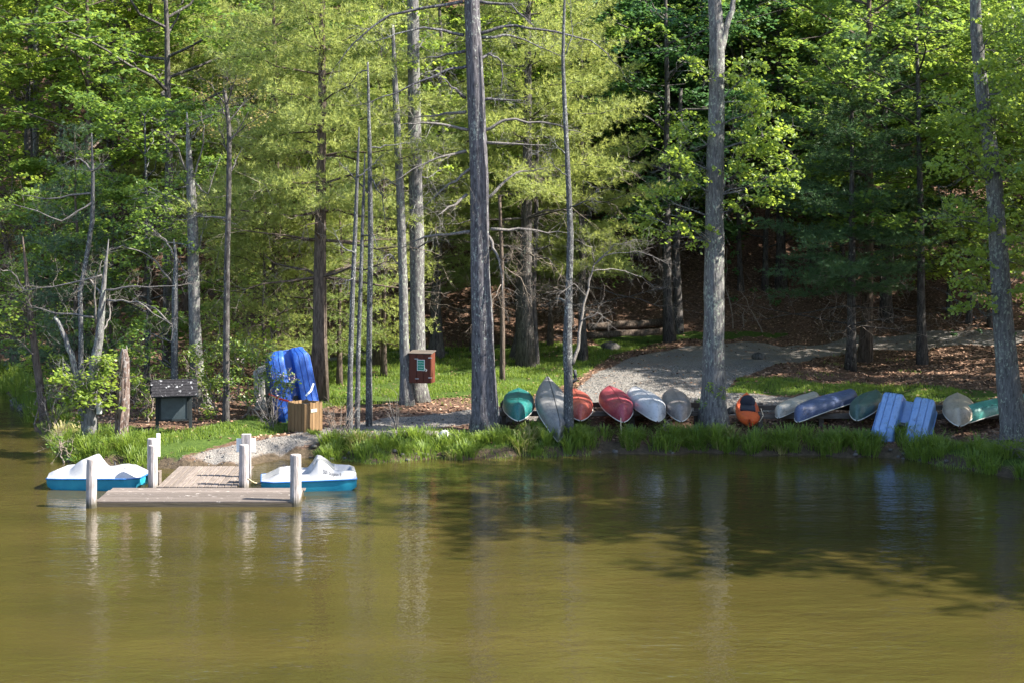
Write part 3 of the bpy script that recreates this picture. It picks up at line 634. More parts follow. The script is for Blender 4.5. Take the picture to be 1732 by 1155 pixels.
# left group
def px_tree(lab, pts, D, barkm, limbs, blobs=(), leaf='leaf_mid', lsize=.12, dens=15, name='broadleaf_tree', lr=.035, tw=8, twl=.6, seed=2, extra=None, n=10, dead='deadwood', tdepth=2):
    o = base_of(pts[0][0], 0, D); t = thing(name, lab, 'tree', o); mb = MB(); pts = list(pts); pts[0] = (pts[0][0], HY + (CAMH - o[2]) / D * FPX, pts[0][2])
    Q = trunk_px(mb, pts, D, n, .4, seed)
    if extra: limb(mb, [(a, q) for a, q, w in extra], D, extra[0][2] / 2 / FPX * D, extra[-1][2] / 2 / FPX * D, 3, .6, 1, sides=8, dy=.3)
    if limbs:
        for l in limbs: b = MB(); limb(b, l, D, lr, .01, tw, twl, tdepth, tr=.0055); b.build('branch', M[dead], t, True, o)
    if blobs:
        cb = MB(); blob_leaves(cb, blobs, D - .2, dens, lsize, .9, .6, .36, 24, mb, list(Q)); cb.build('crown', M[leaf], t, False, o)
    mb.build('trunk', M[barkm], t, True, o); return t
px_tree('bent pale waterside tree with long bare branches behind the left white pedal boat', [(153, 756, 30), (152, 730, 26), (154, 690, 22), (158, 620, 18), (167, 575, 15), (170, 540, 13), (174, 490, 9), (179, 440, 5), (183, 405, 1.5)], 51.0, 'bark_grey',
        [[(158, 537), (100, 531), (54, 520)], [(162, 549), (160, 487), (172, 441)], [(179, 491), (233, 485), (307, 483)], [(181, 508), (233, 512), (291, 549)], [(172, 466), (104, 483), (46, 491)], [(172, 500), (150, 470), (120, 500)], [(172, 560), (185, 540), (186, 500)]],
        [(128, 640, 26, 12), (105, 632, 20, 12), (150, 655, 18, 14), (125, 672, 26, 16), (150, 668, 16, 14), (180, 640, 22, 18), (188, 672, 16, 12), (140, 700, 14, 12), (172, 605, 22, 16)], 'leaf_bright', .12, 80, lr=.034, tw=13, extra=[(148, 740, 14), (138, 676, 15), (121, 600, 10), (104, 555, 8), (93, 537, 6)])
px_tree('thin bare grey pole tree left of the bent waterside tree', [(137, 640, 9), (137, 570, 9), (135, 500, 8), (145, 445, 8), (156, 375, 8), (157, 300, 6), (155, 225, 1.5)], 56, 'bark_slim',
        [[(158, 341), (104, 375), (21, 346)], [(156, 327), (83, 337), (37, 331)], [(156, 290), (175, 278)], [(155, 290), (135, 268), (105, 280)]], name='dead_tree', lr=.035)
px_tree('dark leaning trunk at the water edge farthest left', [(76, 712, 15), (63, 620, 13), (52, 540, 12), (46, 480, 8), (38, 400, 2)], 57.0, 'bark_brown', [[(48, 500), (20, 460), (0, 455)], [(60, 600), (30, 575)]],
        [(20, 520, 26, 16), (40, 545, 20, 12), (10, 545, 18, 16), (30, 500, 24, 10)], 'leaf_bright', .12, 55)
px_tree('dark bare leaning trunk entering from the left edge above the inlet', [(26, 640, 12), (22, 470, 12), (10, 410, 10), (0, 370, 8), (-12, 320, 5)], 69.8, 'bark_brown', [[(10, 410), (30, 380)]], [(40, 440, 40, 24), (20, 400, 30, 20)], 'leaf_rust', .09, 30)
px_tree('grey tree with peeling dead limbs behind the kiosk', [(345, 716, 40), (335, 660, 24), (329, 540, 20), (327, 420, 19), (324, 330, 17), (319, 255, 9), (316, 190, 2)], 56.0, 'bark_grey',
        [[(322, 300), (350, 330), (375, 260)], [(325, 340), (290, 380), (262, 372)], [(326, 360), (375, 372), (400, 380)], [(324, 310), (345, 240), (340, 190)], [(320, 300), (300, 250), (280, 230)]],
        [(270, 350, 45, 30), (230, 390, 36, 30), (300, 300, 34, 26), (250, 320, 40, 26), (350, 200, 40, 20), (390, 180, 36, 18), (290, 430, 22, 16), (340, 410, 20, 14)], 'leaf_mid', .11, 30)
px_tree('crooked grey tree with bare limbs left of the kiosk tree', [(296, 700, 13), (295, 591, 12), (296, 500, 11), (298, 437, 7), (294, 405, 2)], 54.8, 'bark_slim',
        [[(297, 437), (280, 405), (258, 387)], [(292, 480), (262, 440), (224, 420), (187, 420)], [(293, 470), (310, 466), (322, 462)], [(290, 550), (262, 520), (225, 505)]], [(240, 560, 26, 20), (262, 590, 22, 16), (222, 590, 20, 16)], 'leaf_mid', .11, 45)
px_tree('thin dark straight trunk between the kiosk and the flowering laurel', [(382, 728, 14), (383, 690, 11), (383, 560, 11), (384, 450, 10), (387, 330, 9), (388, 220, 8), (380, 150, 5)], 53.4, 'bark_dark',
        [[(386, 370), (350, 366), (300, 372)], [(388, 240), (405, 220), (420, 190)], [(386, 300), (410, 250)]], [(370, 170, 40, 14), (420, 165, 36, 14), (350, 140, 34, 12), (400, 130, 30, 12), (440, 200, 28, 12), (370, 220, 26, 10)], 'leaf_rust', .08, 30, tw=5, twl=.4)
px_tree('thin orange-lit trunk right behind the big pine', [(850, 628, 9), (850, 560, 8), (849, 450, 7), (845, 330, 5)], 62, 'bark_brown', [[(849, 440), (870, 420)], [(849, 480), (835, 505), (825, 540)], [(850, 450), (880, 470), (900, 520)]], lr=.02, tw=14, twl=.7, name='dead_tree', dead='deadtwig')
for lab, p, D, w, bk, top in (('dark trunk between the red box and the big pine', 738, 68, 20, 'bark_dark', 420), ('stout dark trunk in shade behind the green canoe', 886, 68, 30, 'bark_dark', 380), ('thin dark trunk beside the stout shaded one', 903, 66, 13, 'bark_dark', 380),
                              ('stout shaded trunk at the foot of the hill left of the road', 1145, 74.5, 16, 'bark_dark', 300), ('pale thin trunk on the litter slope above the road', 1116, 78, 10, 'bark_brown', 390), ('brown trunk far left standing beside the bright gap', 250, 76, 14, 'bark_brown', 60), ('brown trunk high in the leaves right of the grey upper left tree', 212, 78, 16, 'bark_brown', 100)):
    o = base_of(p, 0, D); q0 = HY + (CAMH - o[2]) / D * FPX
    t = px_tree(lab, [(p, q0, w * 1.6), (p + 2, q0 - 30, w), (p - 2, (q0 + top) / 2, w * .85), (p + 4, top, w * .6), (p + 6, top - 150, w * .4)], D, bk, [[(p, (q0 + top) / 2), (p + 25, (q0 + top) / 2 - 20)], [(p, top + 40), (p - 30, top + 10)]], lr=.025, tw=8, twl=.7, name='woodland_tree', dead='deadtwig')

# snag
D = 51.0; o = base_of(202, 762, D); t = thing('tree_snag', 'broken reddish dead trunk standing in grass between the bent tree and the kiosk', 'dead trunk', o); mb = MB()
P = np.array([px(a, q, D) for a, q in ((200, 768), (203, 740), (206, 700), (208, 660), (210, 625), (210, 605), (209, 590))]); mb.tube(P, np.array([10, 10.5, 11, 10, 9, 8, 4]) / FPX * D, 13, True, .35, 5, .5)
for dx, h in ((4, 10), (-3, 6)):
    mb.tube(np.array([px(210 + dx, 606, D), px(210 + dx, 594 - h, D)]), (.05, .012), 5)
mb.build('trunk', M['snag'], t, False, o)

# ------------------------------------------------------------------ shrubs
def shrub(lab, blobs, D, stems, leaf, lsize, dens, name='shrub', cat='shrub', flowers=0, barkm='deadtwig', sp=.22, per=20, depth=.8):
    p0 = sum(b_[0] for b_ in blobs) / len(blobs); o = base_of(p0, 0, D); t = thing(name, lab, cat, o); mb = MB(); cb = MB()
    for s in stems:
        e = px(*rnd.choice(blobs)[:2], D); q0 = (s - CX) / FPX * D; st = np.array((q0, D + rnd.uniform(-.3, .3), gz(q0, D) - .1)); Q = wiggle(st, e, 8, .09); mb.tube(Q, np.linspace(.03, .01, 8), 5, False); twigs(mb, Q, .009, 8, .5, 1)
    blob_leaves(cb, blobs, D, dens, lsize, depth, .4, sp, per)
    mb.build('stem', M[barkm], t, True, o); cb.build('foliage', M[leaf], t, False, o)
    if flowers:
        fb = MB(); pts = []
        for _ in range(flowers):
            bl = rnd.choice(blobs); c = px(bl[0] + rnd.uniform(-1, 1) * bl[2] * .8, bl[1] + rnd.uniform(-1, 1) * bl[3] * .8, D - depth * .8); pts.append(c + R.normal(0, .05, (9, 3)))
        add_leaves(fb, np.concatenate(pts), .05, .2); fb.build('blossoms', M['flower'], t, False, o)
shrub('flowering laurel shrub in front of the blue pedal boat on end', [(412, 600, 40, 22), (440, 590, 26, 18), (390, 640, 30, 26), (440, 630, 24, 22), (468, 650, 12, 22), (425, 665, 22, 18), (395, 580, 30, 16), (486, 640, 16, 18)], 53.9, [395, 420, 430, 440, 455, 465], 'laurel', .085, 80, 'laurel_shrub', flowers=8)
shrub('flowering laurel shrub directly behind the kiosk', [(350, 600, 30, 26), (330, 640, 30, 26), (360, 650, 22, 24), (310, 600, 26, 22), (290, 640, 24, 26)], 55, [310, 330, 345, 360, 372], 'laurel', .085, 70, 'laurel_shrub', flowers=5)
shrub('green understory shrub between snag and kiosk', [(245, 610, 30, 30), (230, 650, 24, 26), (260, 660, 24, 30), (215, 600, 24, 24)], 55.6, [225, 240, 250, 262], 'leaf_mid', .10, 45)
shrub('leafy low shrub at the waterline behind the left white pedal boat', [(112, 762, 16, 14), (128, 776, 18, 10), (100, 745, 14, 12)], 49.9, [110, 120, 130], 'leaf_mid', .08, 60, depth=.4)
shrub('dark shrub at the foot of the hill behind the inlet grass', [(120, 590, 40, 26), (70, 600, 30, 20), (180, 600, 30, 26)], 69.5, [80, 110, 150, 180], 'needle_blue', .12, 12)
shrub('small bright green seedling below the pearl canoe', [(1124, 716, 9, 8), (1130, 724, 8, 5)], 51.8, [1125], 'leaf_bright', .08, 60, 'seedling', 'seedling', sp=.1, per=9, depth=.15)
shrub('dim green shrub on the slope right of the roadside pine', [(1640, 560, 50, 22), (1690, 575, 40, 16)], 73.5, [1620, 1650, 1690], 'leaf_dark', .13, 8)
shrub('understory bush in shade above the road beside the lichen-grey trunk', [(1250, 480, 40, 30), (1230, 420, 30, 30), (1300, 500, 36, 20)], 75, [1240, 1260, 1290], 'leaf_dark', .13, 7)
shrub('bright leafy saplings around the leaning dark trunk at far left', [(70, 650, 26, 20), (45, 620, 26, 22), (95, 610, 22, 22), (60, 590, 26, 18)], 57.5, [55, 70, 85], 'leaf_bright', .11, 40)
shrub('light green bush left of the kiosk roof', [(245, 690, 22, 18), (258, 655, 20, 22), (235, 640, 20, 20)], 53.6, [240, 250, 258], 'leaf_bright', .09, 60)
shrub('light green bush between the kiosk and the thin dark trunk', [(352, 690, 20, 20), (362, 655, 22, 22), (350, 625, 22, 20)], 54.2, [350, 358, 366], 'leaf_bright', .09, 60)
shrub('green leafy thicket behind the snag and the bent tree', [(215, 560, 34, 26), (180, 580, 30, 24), (250, 545, 30, 26), (150, 560, 24, 20)], 58.5, [170, 200, 230, 250], 'leaf_mid', .11, 30)
shrub('pale green thicket behind the laurel and the thin dark trunk', [(420, 560, 40, 26), (370, 545, 36, 26), (470, 555, 26, 20)], 57.5, [370, 400, 430, 460], 'leaf_bright', .10, 26)
# bare shrubs
def bare(lab, p, q, D, n, ln, m_='deadwood', name='bare_shrub', lean=0):
    o = base_of(p, q, D); t = thing(name, lab, 'shrub', o); b = MB()
    for i in range(n):
        v = np.array((rnd.uniform(-.6, .6) + lean, rnd.uniform(-.4, .4), 1.)); v /= np.linalg.norm(v); Q = wiggle(o + (rnd.uniform(-.1, .1), 0, -.05), o + v * ln * rnd.uniform(.6, 1.1), 6, .05); b.tube(Q, np.linspace(.014, .006, 6), 4, False); twigs(b, Q, .006, 5, ln * .35, 1)
    b.build('stem', M[m_], t, True, o)
bare('pale leafless shrub beside the path left of the big pine', 668, 738, 52.4, 5, 1.3)
bare('brown bundle of dry stems left of the three slim poles', 575, 740, 51.6, 14, .95, 'deadtwig')
bare('grey leafless shrub behind the grass at the far left waterline', 92, 715, 55.5, 7, 1.3)
bare('tangle of dry twigs under the laurel beside the bin', 458, 708, 53.2, 9, .9)
b = MB(); o = base_of(1728, 790, 48.2); t = thing('fallen_branch', 'grey fallen branches lying at the waterline at far right', 'branch', o)
for pts in ([(1760, 800), (1715, 795), (1685, 797)], [(1760, 770), (1725, 760), (1690, 750)], [(1760, 740), (1728, 745), (1700, 735)], [(1760, 810), (1735, 780), (1715, 765)]): limb(b, pts, 48.2, .03, .008, 9, .5, 1, dy=.3)
b.build('wood', M['deadwood'], t, True, o)
b = MB(); o = base_of(1060, 525, 73); t = thing('fallen_log', 'long fallen logs on the litter slope above the road', 'log', o)
P0, P1 = px(995, 545, 73.4), px(1130, 520, 74.4)
for k, dz in ((0, .1), (1, .42)): A_ = np.array((*P0[:2], gz(*P0[:2]) + dz)); B_ = np.array((*P1[:2], gz(*P1[:2]) + dz)); b.tube(wiggle(A_ + (0, k * .5, 0), B_ + (0, k * .5, 0), 6, .01), .16, 8, True, .15)
b.build('wood', M['bark_brown'], t, True, o)
b = MB(); o = base_of(695, 742, 51.5); t = thing('fallen_log', 'weathered log lying behind the shore tussocks left of the big pine', 'log', o); o2 = np.array((0, 0, .12))
b.tube(wiggle(base_of(645, 0, 51.3) + o2, base_of(742, 0, 51.9) + o2, 6, .01), (.09, .12, .12, .11, .1, .07), 9, True, .2); b.build('wood', M['deadwood'], t, True, o)
o = base_of(752, 738, 51.6); t = thing('upturned_basin', 'small rounded white and black tub by the log at the big pine foot', 'tub', o); b = MB()
rows = 7; V = []; F = []
for i in range(rows):
    a = i / (rows - 1) * math.pi / 2; V += [(o[0] + .2 * math.cos(a) * math.cos(j * .524), o[1] + .17 * math.cos(a) * math.sin(j * .524), o[2] + .06 + .24 * math.sin(a)) for j in range(12)]
F = [(i * 12 + j, i * 12 + (j + 1) % 12, i * 12 + 12 + (j + 1) % 12, i * 12 + 12 + j) for i in range(rows - 1) for j in range(12)]
b.add(V, F); b.build('shell', M['metal'], t, True, o); b = MB(); b.box(o + (.28, 0, .1), (.36, .3, .16), bev=.03); b.build('rim', M['black'], t, False, o)

# ------------------------------------------------------------------ stones
def stone(lab, x, y, r, group=None, name='stone', sq=.6):
    z = gz(x, y); b = MB(); n = 9; V = []
    for i in range(6):
        a = (i / 5 - .5) * math.pi
        for j in range(n): k = R.uniform(.8, 1.15); V.append((x + r * k * math.cos(a) * math.cos(j / n * 6.283), y + r * k * math.cos(a) * math.sin(j / n * 6.283), z + r * sq * (.35 + k * math.sin(a))))
    b.add(V, [(i * n + j, i * n + (j + 1) % n, i * n + n + (j + 1) % n, i * n + n + j) for i in range(5) for j in range(n)])
    me = b.mesh(name, M['rock'], True, (x, y, z)); o = link(name, me); o.location = (x, y, z); tag(o, lab, 'stone', group)
for lab, p, q, r in (('dark round stone on the road edge right of the lichen-grey trunk', 1284, 606, .28), ('dark stump-like stone at the roadside left of the slim pale tree', 1033, 592, .4), ('flat stone in the grass under the orange kayak', 1240, 697, .22)):
    x, y = hit(p, q); stone(lab, x, y, r)
for i in range(40):
    x = rnd.uniform(2, 12.5) if i < 26 else rnd.uniform(-6, 0); stone('small grey stone in the mud along the waterline', x, float(shore(np.array(x))) + rnd.uniform(.0, .5), rnd.uniform(.04, .1), 'stones along the waterline', 'shore_stone')
for i, p in enumerate((75, 88, 97, 106, 116)):
    x = (p - CX) / FPX * 67; stone('grey stone in the row at the far inlet waterline', x, float(shore(np.array(x))) + .15, .22, 'stones at the inlet', 'shore_stone')

# ------------------------------------------------------------------ grass, litter (uncountable)
def blades(mb, C, h, w, lean=.5, mi=0):
    n = len(C); a = R.uniform(0, 6.283, n); d = np.stack([np.cos(a), np.sin(a), np.zeros(n)], -1); s = np.stack([-np.sin(a), np.cos(a), np.zeros(n)], -1)
    H = (h * R.uniform(.6, 1.2, n))[:, None]; ln = (lean * R.uniform(.2, 1.3, n))[:, None]; up = np.array((0, 0, 1.))
    m1 = C + up * H * .55 + d * H * ln * .25; tip = C + up * H * (1 - .35 * ln) + d * H * ln; w_ = w
    V = np.stack([C - s * w_, C + s * w_, m1 + s * w_ * .8, m1 - s * w_ * .8, tip], 1); k = np.arange(n)[:, None] * 5
    mb.add(V, k + np.array([[0, 1, 2, 3]]), mi); mb.f.append(mb.n - n * 5 + k + np.array([[3, 2, 4]])); mb.mi.append(mi)
def clump(mb, x, y, r, h, n, mi=0):
    a = R.uniform(0, 6.283, n); q = r * R.random(n) ** .7; X_, Y_ = x + q * np.cos(a), y + q * np.sin(a); C = np.stack([X_, Y_, ground(X_, Y_) - .02], -1)
    H = h * R.uniform(.55, 1.15, n); out_ = np.stack([np.cos(a), np.sin(a)], -1) * (q / r)[:, None]
    d = np.stack([out_[:, 0] + R.normal(0, .25, n), out_[:, 1] + R.normal(0, .25, n)], -1); s = np.stack([-d[:, 1], d[:, 0], np.zeros(n)], -1); s /= np.linalg.norm(s, axis=1)[:, None] + 1e-6
    D3 = np.concatenate([d, np.zeros((n, 1))], 1); Hc = H[:, None]; up = np.array((0, 0, 1.)); w = .010
    m1 = C + up * Hc * .6 + D3 * Hc * .22; m2 = C + up * Hc * .92 + D3 * Hc * .55; tip = C + up * Hc * .85 + D3 * Hc * .95
    V = np.stack([C - s * w, C + s * w, m1 + s * w, m1 - s * w, m2 + s * w * .8, m2 - s * w * .8, tip], 1); k = np.arange(n)[:, None] * 7
    mb.add(V, np.concatenate([k + np.array([[0, 1, 2, 3]]), k + np.array([[3, 2, 4, 5]])]), mi); mb.f.append(mb.n - n * 7 + k + np.array([[5, 4, 6]])); mb.mi.append(mi)
sg = MB()
def keep(x):
    p = CX + x / 50.5 * FPX
    return not (262 < p < 430) and not (430 <= p < 525 and rnd.random() < .75) and not (1040 < p < 1110 and rnd.random() < .5) and not (1490 < p < 1530)
for i in range(300):
    x = rnd.uniform(-14.5, 14.5); p = CX + x / 50.5 * FPX
    if not keep(x): continue
    right = 1010 < p < 1520
    off = rnd.uniform(.15, .8) if right else rnd.uniform(.1, 1.7) if p > 430 else rnd.uniform(.1, 2.6)
    if right and rnd.random() < .42: continue
    if 525 < p < 660: off = rnd.uniform(.1, 1.05)
    if p > 1520: off = rnd.uniform(.1, 2.3)
    y = float(shore(np.array(x))) + off
    clump(sg, x, y, rnd.uniform(.14, .30), rnd.uniform(.22, .52) * (.6 if 430 <= p < 525 else .8 if 525 <= p < 830 else 1), 80, 1 if rnd.random() < .05 else 0)
for i in range(45):
    x = rnd.uniform(-22, -15.5); y = float(shore(np.array(x))) + rnd.uniform(.1, 1.8); clump(sg, x, y, .3, rnd.uniform(.4, .7), 60)
for p_, off in ((1472, .75), (1484, .55), (1496, .72), (1536, .75), (1550, .6), (1566, .8), (1580, .7)):
    x = (p_ - CX) / FPX * 50.6; clump(sg, x, float(shore(np.array(x))) + off, .2, .36, 80)
tag(sg.build('shore_grass', [M['grass'], M['grass_dry']]), kind='stuff')
lg = MB(); X_, Y_ = R.uniform(-16, 15, 330000), R.uniform(48, 73, 330000); r_, g_, m_ = cover(X_, Y_)
nz = np.sin(X_ * 1.7 + np.sin(Y_ * 1.3) * 2) + np.sin(Y_ * 2.1 - X_ * .6) + np.sin(X_ * 4.1 + Y_ * 3.3) * .6
k = (g_ > .5) & (r_ < .5) & (nz > R.uniform(-1.3, 1.5, len(X_))); k |= (r_ < .5) & (m_ < .5) & (nz > 1.5) & (R.random(len(X_)) < .10)
C = np.stack([X_[k], Y_[k], ground(X_[k], Y_[k]) - .01], -1); blades(lg, C, .15, .010, .6)
tag(lg.build('lawn_grass', M['grass']), kind='stuff')
lt = MB(); X_, Y_ = R.uniform(-24, 22, 90000), R.uniform(51, 92, 90000); r_, g_, m_ = cover(X_, Y_); k = (m_ < .5) & (R.random(len(X_)) < np.where(r_ > .5, .05, np.where(g_ > .5, .15, 1)))
C = np.stack([X_[k], Y_[k], ground(X_[k], Y_[k]) + .025], -1); add_leaves(lt, C, .10, 1.0); tag(lt.build('leaf_litter', M['litter']), kind='stuff')

gv = MB(); X_, Y_ = R.uniform(-12, 15, 60000), R.uniform(47.5, 66, 60000); r_, g_, m_ = cover(X_, Y_); k = r_ > .5; n = int(k.sum())
C = np.stack([X_[k], Y_[k], ground(X_[k], Y_[k]) + .008], -1); sz = R.uniform(.012, .038, n)[:, None, None]
O = np.array([(1, 0, 0), (0, 1, 0), (-1, 0, 0), (0, -1, 0), (0, 0, .7), (0, 0, -.7)]) * 1.; V = C[:, None, :] + O[None] * sz * R.uniform(.6, 1.3, (n, 6, 1))
gv.add(V, (np.arange(n)[:, None, None] * 6 + np.array([[(0, 1, 4), (1, 2, 4), (2, 3, 4), (3, 0, 4)]])).reshape(-1, 3))
m = mat('pebble'); g = N(m, 'ShaderNodeNewGeometry'); out(m, principled(m, ramp(m, g.outputs['Random Per Island'], [(.1, (.06, .058, .06)), (.6, (.13, .124, .116)), (.95, (.22, .21, .195))]), .9))
tag(gv.build('gravel', m), kind='stuff')
# distinct tussocks along the canoe shore
for lab, p in (('sedge tussock below the crimson canoe', 1068), ('sedge tussock with brown skirt below the pearl canoe', 1137), ('sedge tussock below the taupe canoe', 1182), ('sedge tussock in front of the lichen-grey trunk', 1222),
               ('sedge tussock below the orange kayak', 1275), ('bright yellow-green sedge tussock right of the orange kayak', 1333), ('sedge tussock below the navy canoe', 1405), ('sedge tussock beside the foot of the faded blue pedal boat', 1452)):
    x = (p - CX) / FPX * 51.3; y = float(shore(np.array(x))) + .42; b = MB(); clump(b, x, y, .30, .48, 230); d = MB(); clump(d, x, y, .27, .26, 90); z = gz(x, y)
    t = thing('sedge_tussock', lab, 'grass tussock', (x, y, z), group='sedge tussocks on the canoe shore'); b.build('blades', M['grass'], t, False, (x, y, z)); d.build('dry_skirt', M['grass_dry'], t, False, (x, y, z - .0))

# ------------------------------------------------------------------ dock
DX0, DX1, DY0, DY1, DZ = -10.15, -5.25, 43.1, 45.0, .115
o = np.array((-7.7, 43.2, 0.)); t = thing('dock', 'low weathered plank dock reaching from the gravel landing into the pond', 'dock', o)
n = 6; w = (DY1 - DY0) / n; me = None
for i in range(n):
    if me is None: b = MB(); b.box((0, 0, 0), (DX1 - DX0, w - .026, .04), bev=.006); me = b.mesh('plank', M['dock_x'])
    q = link('plank', me, t); q.location = Vector(((DX0 + DX1) / 2 + rnd.uniform(-.03, .03), DY0 + w * (i + .5), DZ + rnd.uniform(-.004, .004))) - Vector(o); q.rotation_euler = (rnd.uniform(-.01, .01), 0, 0)
WX0, WX1, WY1 = -9.02, -6.98, 48.0; n = 12; w = (WX1 - WX0) / n; me = None
for i in range(n):
    if me is None: b = MB(); b.box((0, 0, 0), (w - .02, WY1 - DY1 - .03, .04), bev=.006); me = b.mesh('plank', M['dock'])
    q = link('plank', me, t); q.location = Vector((WX0 + w * (i + .5), (DY1 + WY1) / 2 + .02, DZ + .045 + rnd.uniform(-.006, .006))) - Vector(o); q.rotation_euler = (.012, rnd.uniform(-.02, .02), 0)
b = MB(); b.box(((DX0 + DX1) / 2, DY0 + .02, -.01), (DX1 - DX0 - .06, .06, .20)); b.build('front_beam', M['dock_dark'], t, False, o)
b = MB(); b.box(((DX0 + DX1) / 2, DY1 - .05, .02), (DX1 - DX0 - .06, .06, .14)); b.box((WX0 + .05, 46.5, .05), (.08, 2.7, .18)); b.box((WX1 - .05, 46.5, .05), (.08, 2.7, .18)); b.box((DX0 + .05, 44.05, .0), (.06, 1.7, .18)); b.box((DX1 - .05, 44.05, .0), (.06, 1.7, .18)); b.build('joist', M['dock_dark'], t, False, o)
m = mat('pile'); co = objco(m); f = noise(m, mapping(m, co, (12, 12, 1.3)), 2.2, 7, .65); sx = N(m, 'ShaderNodeSeparateXYZ'); L(m, geopos(m), sx.inputs[0])
c = ramp(m, f, [(.32, (.15, .13, .125)), (.6, (.34, .305, .295))]); wl = ramp(m, math_(m, 'ADD', sx.outputs[2], math_(m, 'MULTIPLY', f, .35)), [(.25, (1, 1, 1)), (.48, (0, 0, 0))])
out(m, principled(m, mixc(m, wl, c, (.055, .05, .035)), .9, bump(m, f, .7, .02), .15)); M['pile'] = m
for x, y, top, r in ((-10.2, 43.02, 1.19, .128), (-5.27, 43.22, 1.26, .135), (-9.15, 45.2, 1.18, .122), (-6.83, 45.2, 1.20, .122), (-9.49, 46.75, 1.13, .125), (-6.95, 46.4, 1.30, .10)):
    b = MB(); sq = (x, y) == (-6.95, 46.4)
    if sq: b.box((x, y, .2), (.24, .14, 2.2), bev=.01)
    else: b.tube([(x, y, -1.2), (x, y, .2), (x, y, .7), (x, y, top - .02), (x, y, top)], (r * 1.04, r * 1.03, r, r * .98, r * .9), 14, True, .06, int(x * 10) & 255)
    b.build('post', M['pile'], t, False, o)
for x, y, z, w, h, lab, nm in ((-6.97, 46.5, .99, .50, .36, 'blank white notice board facing the shore on the right dock post', 'notice_board'), (-9.36, 46.95, .93, .1, .62, 'white notice board seen edge-on behind the left dock posts', 'notice_board')):
    b = MB(); b.box((0, 0, 0), (w, .03, h), bev=.006); q = b.build(nm, M['signwhite']); q.location = (x, y - .02, z); tag(q, lab, 'sign')
b = MB(); 
for x in (-9.08, -6.96): b.box((x, 45.6, .30), (.09, .3, .34), bev=.01)
b.build('cleat_block', M['dock'], t, False, o)

# ------------------------------------------------------------------ pedal boats
BL = 2.42; BWD = .80
def boutline(u): return BWD * (.76 + .24 * ss(np.asarray(u) / .14)) * (1 - .06 * ss((np.asarray(u) - .85) / .15))
def deckz(u, v):
    c = np.interp(u, [0, .04, .12, .2, .28, .36, .44, .5, .56, .60, .64, .70, .76, .82, .95, 1.0], [.31, .33, .40, .49, .545, .53, .47, .47, .64, .77, .755, .66, .53, .50, .475, .42])
    e = .30; a = np.abs(v); z = e + (c - e) * ss((1 - a) / .34)
    well = ss((u - .20) / .08) * ss((.575 - u) / .09) * ss((a - .05) / .1) * ss((.74 - a) / .12); seat = .16 + .12 * ss((u - .40) / .08)
    z = z * (1 - well) + seat * well
    hol = ss((u - .55) / .04) * ss((.66 - u) / .05) * ss((.12 - a) / .1); z = z - .16 * hol
    tray = ss((u - .77) / .03) * ss((.965 - u) / .03) * ss((.6 - a) / .07); return z - .15 * tray
